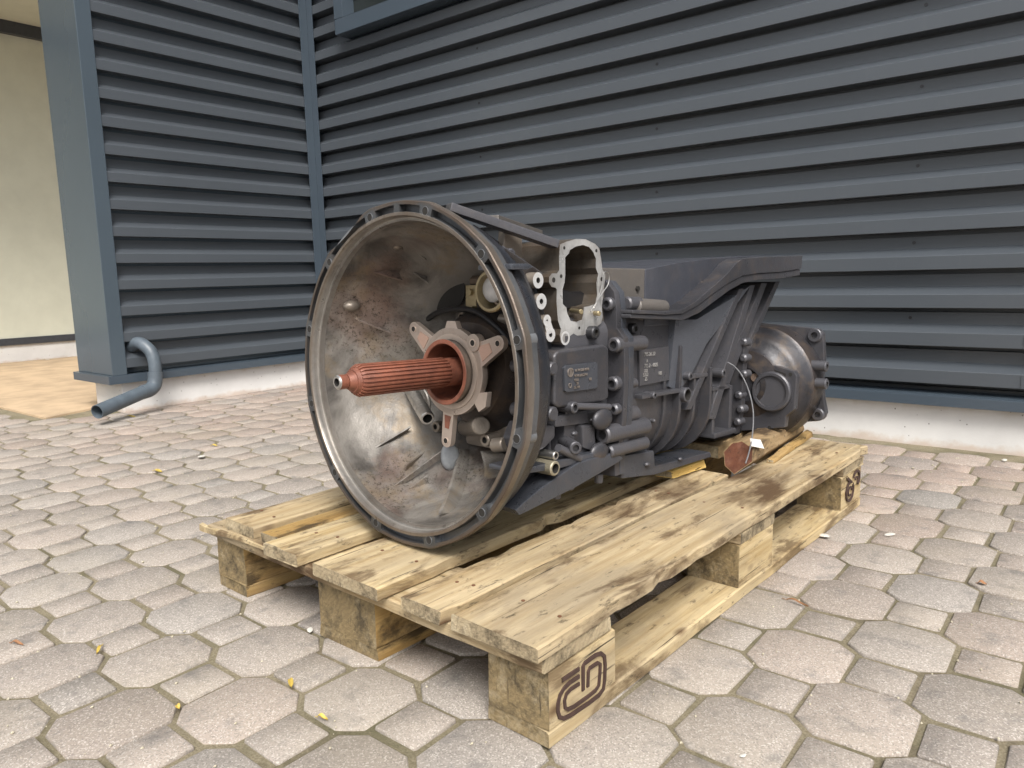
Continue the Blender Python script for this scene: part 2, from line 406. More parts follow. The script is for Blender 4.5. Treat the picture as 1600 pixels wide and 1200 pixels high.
# ================================================================== SETTING
GX0, GX1, GY0 = -5.2, 2.6, -.55
YW, XL = 2.6117, -3.4734
def sheet(name, x0, y0, x1, y1, z, mat, kind='structure', label=None):
    o = MB().add([(x0, y0, z), (x1, y0, z), (x1, y1, z), (x0, y1, z)], [(0, 1, 2, 3)]).build(name, mat)
    return tag(o, label, kind=kind)
sheet('ground', -40, -40, 40, 40, -.030, m_simple('grey_ground', (.30, .27, .24), .9, 0, .3, 3))
jb = MB()
nx, ny = 200, 90
vs = [(GX0+(GX1-GX0)*i/nx, GY0+(YW+.02-GY0)*j/ny, -.0038+.0020*noise.noise((i*.9, j*.9, 2.))) for j in range(ny+1) for i in range(nx+1)]
jb.add(vs, [(j*(nx+1)+i, j*(nx+1)+i+1, (j+1)*(nx+1)+i+1, (j+1)*(nx+1)+i) for j in range(ny) for i in range(nx)], 0, True)
joints = jb.build('joint_bed', MJ); tag(joints, kind='structure')
paving = empty('paving'); tag(paving, kind='structure')
sheet_tan = MB().prism_z([(-3.62, 1.20), (-3.72, 1.46), (-3.72, 7), (-8.5, 7), (-8.5, 1.16), (-4.6, 1.19)], -.03, .006).build('concrete_apron', MTAN, bevel=.003)
tag(sheet_tan, kind='structure')

PX, PY = .111, .1175
def cam_px(p):
    d = Vector(p)-Vector((0, 0, HGT)); zc = d.dot(F)
    if zc < .1: return None
    return (800+1169.16*d.dot(RR)/zc, 600-1169.16*d.dot(UU)/zc, zc)
cells = []
i0, i1 = int((GX0+1.0)/PX)-1, int((GX1+1.0)/PX)+1
for j in range(-9, 19):
    for i in range(i0, i1):
        x, y = -1.002+i*PX, .368+j*PY
        if x < GX0+.05 or x > GX1-.05 or y < GY0+.05 or y > YW-.03: continue
        if x < -3.58 and y > 1.17: continue
        if x < XL-.0 and y > 1.30: continue
        cells.append((x, y, (i+j) % 2 == 0))
def paver_geo(x, y, big, rnd):
    jx, jy, ja = rnd.uniform(-.0018, .0018), rnd.uniform(-.0018, .0018), rnd.uniform(-.02, .02)
    if big:
        hx, hy, c, d = .0658, .0700, .0292, .0236
        pts = [(-hx+c, -hy), (hx-c, -hy), (hx, -hy+d), (hx, hy-d), (hx-c, hy), (-hx+c, hy), (-hx, hy-d), (-hx, -hy+d)]
    else:
        h = .0387; k = .003
        pts = [(-h+k, -h), (h-k, -h), (h, -h+k), (h, h-k), (h-k, h), (-h+k, h), (-h, h-k), (-h, -h+k)]
    pts = [(px*rnd.uniform(.965, 1.015), py*rnd.uniform(.965, 1.015)) for px, py in pts]
    dz = rnd.uniform(-.002, .0016); tx, ty = rnd.uniform(-.012, .012), rnd.uniform(-.012, .012)
    out = []
    for sc, z in ((1.0, -.02), (1.0, -.0040), (.988, -.0010), (.965, 0)):
        for px, py in pts:
            qx, qy = px*sc, py*sc
            a, b = qx*math.cos(ja)-qy*math.sin(ja), qx*math.sin(ja)+qy*math.cos(ja)
            out.append((a+jx, b+jy, z+dz+tx*a+ty*b))
    fs = [(r*8+k, r*8+(k+1) % 8, (r+1)*8+(k+1) % 8, (r+1)*8+k) for r in range(3) for k in range(8)]+[tuple(range(24, 32))]
    return out, fs
def paver_tint(x, y, rnd):
    near = max(0, min(1, (y-1.1)/1.4)); nl = max(0, min(1, (-1.9-x)/1.3))
    pink = .6*near+.4*nl+rnd.uniform(-.3, .22)
    base = Vector((.315, .277, .240)); pk = Vector((.32, .235, .192)); gr = Vector((.262, .247, .228))
    c = base.lerp(pk, max(0, min(.9, pink))).lerp(gr, rnd.choice([0, 0, 0, .5, .8])*rnd.random())
    return c*rnd.uniform(.84, 1.10)
def area(cl):
    x, y, big = cl; p = cam_px((x, y, 0))
    if not p or not (-60 < p[0] < 1660 and 380 < p[1] < 1270): return 0
    # hidden under the pallet
    if -1.28 < x < -.62 and .80 < y < 1.75: return (.3 if big else .1)/p[2]**2
    return (1 if big else .34)/p[2]**2
cells.sort(key=area, reverse=True)
def finish_paver(vs, fs, tints, name, parent, kind=None, loc=(0, 0, 0)):
    me = D.meshes.new(name); me.from_pydata(vs, [], fs); me.materials.append(MPAV)
    at = me.color_attributes.new('tint', 'FLOAT_COLOR', 'POINT')
    at.data.foreach_set('color', [q for t in tints for q in (*t, 1)])
    me.polygons.foreach_set('use_smooth', [True]*len(fs)); me.set_sharp_from_angle(angle=R(60))
    o = D.objects.new(name, me); C.objects.link(o); o.parent = parent; o.location = loc
    if kind: o['kind'] = kind
    return o
bv, bf, bt = [], [], []
for n_, (x, y, big) in enumerate(cells):
    rnd = random.Random(int(x*1000)*131+int(y*1000)); vs, fs = paver_geo(x, y, big, rnd); ti = paver_tint(x, y, rnd)
    if n_ < 300:
        # texture space is world: object sits at the origin of the paving
        finish_paver([(a+x, b+y, c) for a, b, c in vs], fs, [ti]*len(vs), 'paver', paving)
    else:
        b0 = len(bv); bv += [(a+x, b+y, c) for a, b, c in vs]; bf += [tuple(b0+q for q in f) for f in fs]; bt += [ti]*len(vs)
finish_paver(bv, bf, bt, 'far_pavers', paving, 'stuff')
# grit and sand crumbs lying in the joints
gb_ = MB(); rg = random.Random(3)
for k in range(2600):
    x, y = rg.uniform(-3.3, .9), rg.uniform(.15, 2.55)
    if -1.3 < x < -.5 and .7 < y < 1.95 and rg.random() < .7: continue
    s_ = rg.uniform(.0009, .0026)*(1.4 if y > 2.2 else 1)
    if rg.random() < .55:   # keep to a joint: snap to the paver edges
        ii = round((x+1.002)/PX); jj = round((y-.368)/PY)
        sx = rg.choice([-1, 1]); x = -1.002+ii*PX+sx*.0525+rg.uniform(-.012, .012)*0+ (0 if (ii+jj) % 2 else sx*.012); z = -.003
    else: z = .0008
    q = [(x+s_*rg.uniform(.6, 1)*math.cos(a), y+s_*rg.uniform(.6, 1.6)*math.sin(a), z+s_*.2) for a in (0, 1.6, 3.1, 4.7)]
    gb_.add(q+[(x, y, z+s_), (x, y, z-s_)], [(0, 1, 4), (1, 2, 4), (2, 3, 4), (3, 0, 4), (1, 0, 5), (2, 1, 5), (3, 2, 5), (0, 3, 5)])
tag(gb_.build('grit', m_simple('grit', (.55, .50, .38), .9, 0, .5, 500)), 'pale grit scattered along the paver joints', kind='stuff')

# ---- corrugated walls
PER, Z0 = .116345, .18695
def profile(z_lo, z_hi, depth_v=.022, depth_c=-.018):
    """(offset from the wall plane, z); negative offset stands out"""
    pts = []; i = -2
    while Z0+(i+1)*PER < z_hi+PER:
        zb = Z0+i*PER          # this is where the underside meets the valley
        pts += [(depth_v, zb-.0365), (depth_v, zb), (depth_v+.024, zb+.0010), (depth_v+.024, zb+.0140), (depth_c+.0008, zb+.0145), (depth_c, zb+.0155), (depth_c, zb+.0150+.0400), (depth_c+.0012, zb+.0150+.0418)]  # undercut groove behind each crest is added so the band goes dark
        i += 1
    pts.sort(key=lambda p: p[1])
    return [p for p in pts if z_lo <= p[1] <= z_hi]
def corrugated(name, axis, a0, a1, sgn, plane, z_lo, z_hi, parent, mat, off=0, nseg=1):
    pr = profile(z_lo, z_hi); m = MB(); vs = []
    full = []
    for k, (d, z) in enumerate(pr):          # tight rounded folds
        full.append((d, z))
    for s_ in range(nseg+1):
        a = a0+(a1-a0)*s_/nseg
        for d, z in full:
            wv = .0016*noise.noise((a*1.7, z*2.5, plane))
            o = plane+(d+off+wv)*sgn
            vs.append((a, o, z) if axis == 'x' else (o, a, z))
    n = len(full)
    m.add(vs, [(s_*n+k, s_*n+k+1, (s_+1)*n+k+1, (s_+1)*n+k) for s_ in range(nseg) for k in range(n-1)])
    o = m.build(name, mat, parent, fixn=False)
    return o
back = empty('clad_wall', Matrix.Translation((0, YW, 0)), 'long dark grey corrugated metal wall standing behind the gearbox on a pale plinth', 'wall', 'corrugated metal walls')
side = empty('clad_wall', Matrix.Translation((XL, 2, 0)), 'short dark grey corrugated wall left of the inner corner, drain pipe coming out', 'wall', 'corrugated metal walls')
def reparent(o, par):
    o.parent = par; o.matrix_parent_inverse = par.matrix_world.inverted(); return o
bpy.context.view_layer.update()
HT = 3.6
reparent(corrugated('cladding_sheet', 'x', XL+.02, -2.885, 1, YW, .172, HT, None, MC, 0, 4), back)
reparent(corrugated('cladding_sheet', 'x', -2.90, -.2, 1, YW, .172, HT, None, MC, -.0022, 14), back)
reparent(corrugated('cladding_sheet', 'x', -.215, 3.4, 1, YW, .172, HT, None, MC, -.0044, 14), back)
reparent(corrugated('cladding_sheet', 'y', 1.47, YW-.005, -1, XL, .172, HT, None, MC, 0, 6), side)
# plinths, base flashings
reparent(MB().box((XL-.0, YW+.012, -.1), (3.4, YW+.3, .137)).build('plinth', MPLINTH, bevel=.004), back)
fl = MB().add([(XL+.03, YW-.034, .1345), (3.4, YW-.034, .1345), (3.4, YW-.034, .166), (XL+.03, YW-.034, .166),
               (XL+.03, YW+.03, .1745), (3.4, YW+.03, .1745), (XL+.03, YW+.03, .1345), (3.4, YW+.03, .1345)],
              [(0, 1, 2, 3), (3, 2, 5, 4), (1, 0, 6, 7), (0, 3, 4, 6), (1, 7, 5, 2)])
reparent(fl.build('base_flashing', MT, bevel=.0015), back)
reparent(MB().box((XL-.295, 1.475, -.1), (XL-.012, YW+.011, .137)).build('plinth', MPLINTH, bevel=.006), side)
f2 = MB().box((XL-.35, 1.405, .1345), (XL+.034, 1.62, .172)).box((XL-.1, 1.6195, .1345), (XL+.034, YW-.035, .166))
f2.add([(XL+.034, 1.6195, .166), (XL+.034, YW-.035, .166), (XL-.03, YW-.035, .1745), (XL-.03, 1.6195, .1745)], [(0, 1, 2, 3)])
reparent(f2.build('base_flashing', MT, bevel=.002), side)
# inner corner trim (two angled strips) and outer post
reparent(MB().box((XL+.020, 2.540, .166), (XL+.026, YW-.026, HT)).build('corner_trim', MT, bevel=.0015), side)
reparent(MB().box((XL+.020, YW-.0255, .166), (XL+.068, YW-.020, HT)).build('corner_trim', MT, bevel=.0015), back)
post = MB().box((XL-.345, 1.428, .172), (XL+.022, 1.492, HT))
post.box((XL-.345, 1.492, .172), (XL-.030, YW+.3, HT))
reparent(post.build('corner_post', MPOST, bevel=.003), side)
reparent(MB().box((XL+.05, YW+.05, .137), (3.4, YW+.3, HT)).build('wall_core', MC), back)
# screws in the valleys
scr = None
for X in (-2.301, -1.414, -.52):
    for i in range(2, 24, 2):
        z = Z0+i*PER+.0158+.0405+.030+ .0116
        s0 = (X, YW+.022, Z0+i*PER-.018)
        o = MB().cyl((0, -.004, 0), (0, .002, 0), .0055, n=8).build('screw', MBOLT) if scr is None else copy_part(scr, None)
        scr = scr or o; o.location = s0; bpy.context.view_layer.update() if False else None
        o.parent = back; o.location = (s0[0], s0[1]-YW, s0[2])
# window frame high on the back wall
wf = MB()
wx0, wx1, wz0, wz1 = -3.147, -1.7, 1.775, 2.9
wf.box((wx0, YW-.085, wz0), (wx1, YW+.04, wz0+.072)).box((wx0, YW-.085, wz1-.07), (wx1, YW+.04, wz1))
wf.box((wx0, YW-.085, wz0+.072), (wx0+.062, YW+.04, wz1-.07)).box((wx1-.062, YW-.085, wz0+.072), (wx1, YW+.04, wz1-.07))
wfo = reparent(wf.build('window_frame', MT, bevel=.002), back)
gp_ = MB().box((wx0+.055, YW-.01, wz0+.06), (wx1-.055, YW-.002, wz1-.06)).build('window_pane', MGLASS); gp_.parent = wfo; gp_.matrix_parent_inverse = Matrix.Identity(4); 
gp_.location = (0, 0, 0)
# far cream facade beyond the recess
XF = -6.6
far = empty('cream_building', Matrix.Translation((XF, 3, 0)), 'cream rendered building wall at far left beyond the corner post', 'building'); bpy.context.view_layer.update()
reparent(MB().box((XF-.3, -2, .19), (XF, 7, 4.2)).build('wall', MCREAM), far)
reparent(MB().box((XF-.3, -2, -.1), (XF-.006, 7, .136)).build('plinth', MPLINTH), far)
reparent(MB().box((XF-.3, -2, .1365), (XF+.012, 7, .1895)).build('base_strip', MDARKSTRIP, bevel=.002), far)
reparent(MB().box((XF+.0005, -2, 2.44), (XF+.05, 7, 2.53)).build('eaves_strip', MDARKSTRIP, bevel=.002), far)
reparent(MB().box((XF+.0005, -2, 2.5305), (XF+1.5, 7, 2.7)).build('soffit', MCREAM), far)

# ---- drain pipe
def smooth(pts, k=5):
    P = [Vector(p) for p in pts]; P = [P[0]*2-P[1]]+P+[P[-1]*2-P[-2]]; out = []
    for i in range(1, len(P)-2):
        for j in range(k):
            t = j/k; a, b, c, d = P[i-1], P[i], P[i+1], P[i+2]
            out.append(.5*((2*b)+(-a+c)*t+(2*a-5*b+4*c-d)*t*t+(-a+3*b-3*c+d)*t**3))
    out.append(P[-2]); return out
dp = empty('drain_pipe', Matrix.Translation((-3.38, 1.5, 0)), 'bent grey plastic drain pipe coming out of the wall beside the corner post', 'pipe')
bpy.context.view_layer.update()
pp = smooth([(-3.50, 1.540, .292), (-3.455, 1.546, .308), (-3.415, 1.556, .303), (-3.378, 1.572, .268), (-3.365, 1.577, .215), (-3.365, 1.575, .15)], 5)
reparent(MB().tube(pp, .0275, 18).build('upper_bend', MPIPE), dp)
pe = smooth([(-3.365, 1.575, .178), (-3.365, 1.572, .145), (-3.362, 1.562, .118), (-3.352, 1.535, .103), (-3.340, 1.498, .098)], 5)
reparent(MB().tube(pe, .0315, 18).build('elbow', MPIPE), dp)
po = MB(); A_, B_ = Vector((-3.342, 1.505, .0985)), Vector((-3.235, 1.262, .058))
axp = (B_-A_).normalized()
po.tube([A_, B_], .0295, 20, closed_ends=False).tube([A_, B_], .0270, 20, closed_ends=False)
e_ = axp.orthogonal().normalized(); g_ = axp.cross(e_)
rr1 = [B_+e_*(.0295*math.cos(k*math.pi/10))+g_*(.0295*math.sin(k*math.pi/10)) for k in range(20)]
rr2 = [B_+e_*(.0270*math.cos(k*math.pi/10))+g_*(.0270*math.sin(k*math.pi/10)) for k in range(20)]
po.add(rr1+rr2, [(k, (k+1) % 20, (k+1) % 20+20, k+20) for k in range(20)])
reparent(po.build('outlet', MPIPE, fixn=False), dp)

# ================================================================== PALLET
PA = 1.5346239
PM = Matrix.Translation((-.4990843, .6621010, 0)) @ Matrix.Rotation(PA, 4, 'Z')
pal = empty('pallet', PM, 'worn wooden pallet on the paving under the gearbox', 'pallet')
def board(name, L_, W_, H_, seed, mats, loc, rotz=0, rough=.0018, bow=0, chips=.006, nx=22, splitend=True):
    """plank along its own x, origin at its lower centre"""
    rnd = random.Random(seed); rings = []; ch = .0022
    for i in range(nx+1):
        x = -L_/2+L_*i/nx
        wl = W_/2+rough*1.6*noise.noise((x*7, seed, 0))-max(0, noise.noise((x*16, seed, 5))-.32)*chips*2
        wr = W_/2+rough*1.6*noise.noise((x*7, seed, 9))-max(0, noise.noise((x*16, seed, 15))-.32)*chips*2
        zt = H_+rough*.6*noise.noise((x*5, seed, 21)); zc = bow*(x/L_*2)**2
        wob = (rough > .001)*.002*noise.noise((x*2, seed, 30))
        q = [(-wl, .002), (-wl+ch, 0), (wr-ch, 0), (wr, .002), (wr, zt-ch), (wr-ch*1.3, zt), (wr*.33, zt+.0004), (-wl*.33, zt-.0002), (-wl+ch*1.3, zt), (-wl, zt-ch)]
        ex = 0
        rg_ = []
        for k, (y, z) in enumerate(q):
            if i in (0, nx): ex = rnd.uniform(0, .004)*(1 if i == 0 else -1)
            rg_.append((x+ex, y+wob, z+zc))
        rings.append(rg_)
    m = MB(); n = len(rings[0])
    m.add([v for r_ in rings for v in r_], [(j*n+i, j*n+(i+1) % n, (j+1)*n+(i+1) % n, (j+1)*n+i) for j in range(nx) for i in range(n)], 0)
    m.add(rings[0], [tuple(range(n-1, -1, -1))], 1); m.add(rings[-1], [tuple(range(n))], 1)
    return m.build(name, mats, pal, loc=loc, rot=(0, 0, rotz))
ZS, ZB, ZT = .100, .1005, .1225
# bottom skids (long way), blocks, stringers (across), deck
for v0, v1, sd_ in ((0, .1, 1), (.3275, .4725, 2), (.7, .8, 3)):
    board('bottom_board', 1.2, v1-v0, .022, sd_, [MW2 if sd_ == 1 else MW3, MWE2], (.6, (v0+v1)/2, 0), chips=.003)
blocks = []
for iu, (u0, u1) in enumerate(((0, .145), (.5275, .6725), (1.055, 1.2))):
    for iv, (v0, v1) in enumerate(((.001, .1), (.3275, .4725), (.7, .799))):
        rnd = random.Random(iu*10+iv)
        b = board('block', u1-u0, v1-v0, .0775, 40+iu*3+iv, [MW2 if iv == 0 else MW3, MWE2], ((u0+u1)/2, (v0+v1)/2, .0222), rnd.uniform(-.012, .012) if iv else 0, rough=.002 if iv else .0003, chips=.0, nx=5)
        blocks.append(b)
for iu, (u0, u1) in enumerate(((-.012, .135), (.5275, .6725), (1.062, 1.21))):
    board('stringer_board', .805, u1-u0, .020, 60+iu, [MW1, MWE], ((u0+u1)/2, .400, ZB), math.pi/2, bow=.002 if iu == 0 else 0, chips=.008)
deck = [(-.024, 1.225, -.004, .139, MW1, 71), (-.028, .800, .150, .232, MW1, 72), (-.032, 1.2, .278, .434, MW2, 73), (-.030, 1.2, .480, .575, MW2, 74), (-.004, 1.2, .655, .752, MW1, 75)]
for u0, u1, v0, v1, mt, s_ in deck:
    board('deck_board', u1-u0, v1-v0, .0205, s_, [mt, MWE], ((u0+u1)/2, (v0+v1)/2, ZT), chips=.016, nx=44, bow=-.001)
board('deck_board', .36, .05, .0205, 78, [MW3, MWE], (.175, .606, ZT-.0005), .03, chips=.01)
# nails
for u0, u1, v0, v1, mt, s_ in deck:
    for uu in (.06, .60, 1.12):
        if uu > u1-.03: continue
        for f_ in (.25, .72):
            n_ = MB().cyl((0, 0, 0), (0, 0, .0008), .0028, n=8).build('nail', m_nail if 'm_nail' in globals() else globals().setdefault('m_nail', m_simple('rusty_nail', (.16, .07, .035), .7)), pal, loc=(uu+random.uniform(-.01, .01), v0+(v1-v0)*f_+random.uniform(-.01, .01), ZT+.0203))
# torn sliver along the front stringer
sv = MB(); pth = smooth([(-.006, .842, .108), (-.012, .80, .112), (-.016, .74, .119), (-.018, .68, .124), (-.016, .60, .123)], 6)
rings = []
for i, p in enumerate(pth):
    w_ = .006*(1-.75*i/len(pth))+.001; rings.append([p+Vector((-w_*.5, 0, -w_)), p+Vector((w_*.6, 0, -w_*.8)), p+Vector((w_*.6, 0, w_)), p+Vector((-w_*.4, 0, w_*.7))])
sv.loft(rings, smooth=False); sv.build('splinter', MW2, pal)
# burned-in mark on the near corner block, strokes in (u, z) of the block side
def stroke(m, pts, w_, y, close=False):
    P = [Vector((a, b)) for a, b in pts]
    L_ = []
    for i, p in enumerate(P):
        d = (P[min(i+1, len(P)-1)]-P[max(i-1, 0)]).normalized(); n_ = Vector((-d.y, d.x))
        L_.append((p+n_*w_/2, p-n_*w_/2))
    vs = []
    for a, b in L_: vs += [(a.x, y, a.y), (b.x, y, b.y), (a.x, y+.0025, a.y), (b.x, y+.0025, b.y)]
    m.add(vs, [f for i in range(len(P)-1) for f in ((i*4, i*4+1, i*4+5, i*4+4), (i*4, i*4+4, i*4+6, i*4+2), (i*4+1, i*4+3, i*4+7, i*4+5))])
mk = MB()
def bz(px, py):      # pixel in the studied crop -> block side coordinates
    u = (px-600)/471.; top = 500-285*u*.98; h = 500-75*u
    return (.002+u*.142, .0222+.0775*(1-(py-top)/h))
stroke(mk, [bz(*p) for p in [(682, 582), (740, 545), (800, 510)]], .0052, -.0012)
stroke(mk, [bz(*p) for p in [(800, 570), (735, 610), (695, 650), (668, 700), (655, 760), (652, 830), (662, 880), (690, 898), (735, 880), (860, 800), (940, 740), (975, 690), (985, 620), (990, 500), (985, 430), (960, 405), (920, 415), (840, 470), (828, 490), (826, 690)]], .0052, -.0012)
stroke(mk, [bz(*p) for p in [(800, 630), (740, 665), (710, 700), (697, 750), (700, 810), (720, 828), (760, 812), (850, 750), (915, 700), (940, 660), (950, 560), (953, 490), (935, 478), (875, 515), (865, 540), (860, 665)]], .0046, -.0012)
mo = mk.build('printed_mark', MINK, None); mo.parent = blocks[0]; mo.location = (-.0725, -.0505, -.0222)
# carved curl mark on the far corner block
mk2 = MB()
def arc(cx, cz, rx, rz, a0, a1, n=12): return [(cx+rx*math.cos(R(a0+(a1-a0)*i/n)), cz+rz*math.sin(R(a0+(a1-a0)*i/n))) for i in range(n+1)]
stroke(mk2, arc(.055, .035, .026, .022, 60, 400), .006, -.0022); stroke(mk2, arc(.055, .035, .012, .010, 0, 300), .004, -.0024)
stroke(mk2, [(.03, .072), (.045, .064), (.06, .056)], .007, -.0022); stroke(mk2, arc(.10, .055, .024, .018, -60, 160), .006, -.0022); stroke(mk2, arc(.10, .05, .010, .009, -60, 160), .004, -.0024)
mo2 = mk2.build('printed_mark', MINK, None); mo2.parent = blocks[6]; mo2.location = (-.0725, -.0515, 0)

# loose timber, splinters, chip
def in_pal(o): o.parent = None; o.matrix_world = PM @ o.matrix_world; return o
def timber(name, pts0, pts1, mats, label, cat, group=None, bev=.002):
    m = MB(); n = len(pts0); k_ = 7; rings = []
    for j in range(k_+1):
        t = j/k_; rings.append([Vector(a).lerp(Vector(b), t)+Vector((0, .0025*noise.noise((t*5, i, 3)), .002*noise.noise((t*4, i, 8))))*(1 if 0 < j < k_ else .3) for i, (a, b) in enumerate(zip(pts0, pts1))])
    m.add([v for r_ in rings for v in r_], [(j*n+i, j*n+(i+1) % n, (j+1)*n+(i+1) % n, (j+1)*n+i) for j in range(k_) for i in range(n)], 0)
    m.add(rings[0], [tuple(range(n-1, -1, -1))], 1); m.add(rings[-1], [tuple(range(n))], 1)
    o = m.build(name, mats, bevel=bev, ang=30); tag(o, label, cat, group); o.matrix_world = PM; return o
ZD = ZT+.0215
timber('timber_beam', [(0.8, 0.137, 0.1425), (0.81, 0.1634, 0.1556), (0.82, 0.1715, 0.1831), (0.84, 0.1623, 0.2001), (0.85, 0.1424, 0.205), (0.83, 0.1095, 0.1979), (0.81, 0.1017, 0.1731)],
       [(1.235, .160, ZD), (1.235, .215, ZD), (1.235, .225, ZD+.02), (1.235, .21, ZD+.05), (1.235, .19, ZD+.054), (1.235, .155, ZD+.042), (1.235, .150, ZD+.018)],
       [MWOIL, MWRED], 'split timber beam with a red brown end propping up the back of the gearbox', 'timber')
timber('timber_block', [(.90, .22, ZD), (.90, .36, ZD), (.90, .36, ZD+.03), (.90, .22, ZD+.03)], [(1.22, .23, ZD), (1.22, .37, ZD), (1.22, .37, ZD+.045), (1.22, .23, ZD+.045)],
       [MWOIL, MWE], 'dark oily board lying behind the split beam under the rear of the gearbox', 'timber')
timber('broken_wood', [(.69, .262, ZD), (.695, .222, ZD), (.70, .226, ZD+.014), (.692, .256, ZD+.018)],
       [(.80, .235, ZD), (.812, .205, ZD+.001), (.81, .21, ZD+.018), (.805, .232, ZD+.022)],
       [m_wood('fresh_pine', (.75, .53, .18), (.62, .40, .12), (.3, .18, .06), .3, .0), MWE], 'short fresh yellow broken piece of wood under the gearbox', 'wood piece')
timber('wood_strip', [(.93, .122, ZD), (.93, .104, ZD), (.935, .106, ZD+.007), (.93, .12, ZD+.010)],
       [(1.25, .150, ZD), (1.25, .132, ZD), (1.25, .136, ZD+.012), (1.25, .150, ZD+.016)],
       [MW3, MWE], 'thin split strip of wood lying along the timber beam on the pallet', 'wood piece')
ck = MB().prism_z([(0, 0), (.030, -.012), (.05, .002), (.044, .02), (.018, .026), (.004, .018)], 0, .008).build('wood_chip', m_simple('orange_wood', (.5, .27, .13), .8, 0, .5, 90), bevel=.002)
ck.matrix_world = PM @ Matrix.Translation((-.012, .205, ZB+.0205)) @ Matrix.Rotation(.5, 4, 'Z')
tag(ck, 'orange brown wood chip lying on the front crossboard of the pallet', 'wood chip')

# ================================================================== GEARBOX
A0, T0 = -.0254, -.0414
ex = Vector((math.cos(A0)*math.cos(T0), math.sin(A0)*math.cos(T0), math.sin(T0)))
ey = Vector((-math.sin(A0), math.cos(A0), 0)); ez = ex.cross(ey)
GM = PM @ Matrix(((ex.x, ey.x, ez.x, .1088), (ex.y, ey.y, ez.y, .3741), (ex.z, ey.z, ez.z, .4164), (0, 0, 0, 1)))
gear = empty('gearbox', GM, 'large dark grey truck gearbox lying on the wooden pallet, open bell housing facing the front', 'gearbox')

# --- bell flange ring with groove, bolt bosses and holes
TH = [15+30*k for k in range(12)]
def dang(a, b): return abs((a-b+180) % 360-180)
def outer_r(x, r, a):
    k = 0
    if 48 < (a % 360) < 70: k = -.008*math.sin((a % 360-48)/22*math.pi)
    bump_ = sum(.0022*math.exp(-(dang(a, t)/4.0)**2) for t in TH)
    return r+k+bump_
ring = MB(); NR = 240
ring.lathe_x([(.030, .2625), (.0145, .2625), (.0125, .2685), (.0015, .2685), (0, .2670)], NR, 0, mod=outer_r, mis=[0, 1, 1, 0])
# outer rim of the front face
ring.lathe_x([(0, .2670), (0, .2625)], NR, 0, mod=lambda x, r, a: outer_r(x, r, a) if r > .265 else r)
def boss_here(a): 
    return min(dang(a, t) for t in TH) < 2.6 or dang(a, 90) < 2.2
# groove between rims, filled at the bosses
for i in range(NR):
    a = 360*i/NR; b = 360*(i+1)/NR; filled = boss_here((a+b)/2)
    xg = 0 if filled else .013
    def P_(x, r, d): return (x, r*math.cos(R(d)), r*math.sin(R(d)))
    ring.add([P_(xg, .2625, a), P_(xg, .2625, b), P_(xg, .2515, b), P_(xg, .2515, a)], [(0, 1, 2, 3)], 0 if filled else 2)
    if not filled:
        ring.add([P_(0, .2625, a), P_(0, .2625, b), P_(xg, .2625, b), P_(xg, .2625, a)], [(0, 1, 2, 3)], 2)
        ring.add([P_(0, .2515, a), P_(0, .2515, b), P_(xg, .2515, b), P_(xg, .2515, a)], [(0, 1, 2, 3)], 2)
    else:
        for c_, other in ((a, (a-360/NR/2)), (b, (b+360/NR/2))):
            if not boss_here(other): ring.add([P_(0, .2625, c_), P_(0, .2515, c_), P_(.013, .2515, c_), P_(.013, .2625, c_)], [(0, 1, 2, 3)], 0)
ring.lathe_x([(0, .2515), (-.0015, .2508), (-.0015, .2462), (.002, .2440), (.012, .2440), (.0125, .2395), (.022, .2385)], NR, 1)
fl_o = ring.build('bell_flange', [MRING, MRIM, MRING], gear, fixn=False)
bh = None
for t in TH:
    c_ = (-.0004, .2570*math.cos(R(t)), .2570*math.sin(R(t)))
    o = MB().cyl((-.0006, 0, 0), (.004, 0, 0), .0066, n=20, hole=.0060, hd=.0004, mi=0, hmi=1).build('bolt_hole', [MRING, MHOLE], fl_o) if bh is None else copy_part(bh, fl_o)  # flat dark disc; the shade of the hole is in its colour
    bh = bh or o; o.location = c_
for t in (165, 195):
    o = MB().cyl((.013, 0, 0), (.034, 0, 0), .011, n=16, bev=.003).build('bolt_boss', MRING, fl_o); o.location = (0, .2555*math.cos(R(t)), .2555*math.sin(R(t)))

# --- bell housing shell
def near_cut(x, a):
    return max(0, min(1, (x-.068)/.09))*.040*math.exp(-(dang(a, 180)/46)**4)
def inner_mod(x, r, a):
    a = (a+180) % 360-180
    d = -near_cut(x, a)
    if x > .05:
        k = min(1, (x-.05)/.10)
        d -= .030*k*math.exp(-((a-18)/24)**2)       # swelling on the far side wall
        d -= .012*k*math.exp(-((a+70)/20)**2)
    d += .0016*noise.noise((x*30, r*8*math.cos(R(a)), r*8*math.sin(R(a))))
    return r+d
bell = MB()
bell.lathe_x([(.022, .2385), (.040, .2372), (.060, .2350), (.066, .2325), (.090, .2270), (.115, .2160), (.140, .200), (.165, .184), (.190, .168), (.212, .154), (.228, .140), (.236, .120), (.238, .085), (.238, .03)], 120, 0, mod=inner_mod)
bell.build('bell_interior', [MRAWB], gear, fixn=False)
def outm(x, r, a): return r-near_cut(x, a)
bo = MB().lathe_x([(.0300, .2625), (.0305, .2555), (.062, .2500), (.074, .2480), (.080, .2420), (.11, .233), (.14, .219), (.17, .202), (.20, .184), (.23, .166), (.25, .160)], 120, 0, mod=outm)
bo.build('bell_housing', [MCASTB], gear, fixn=False)
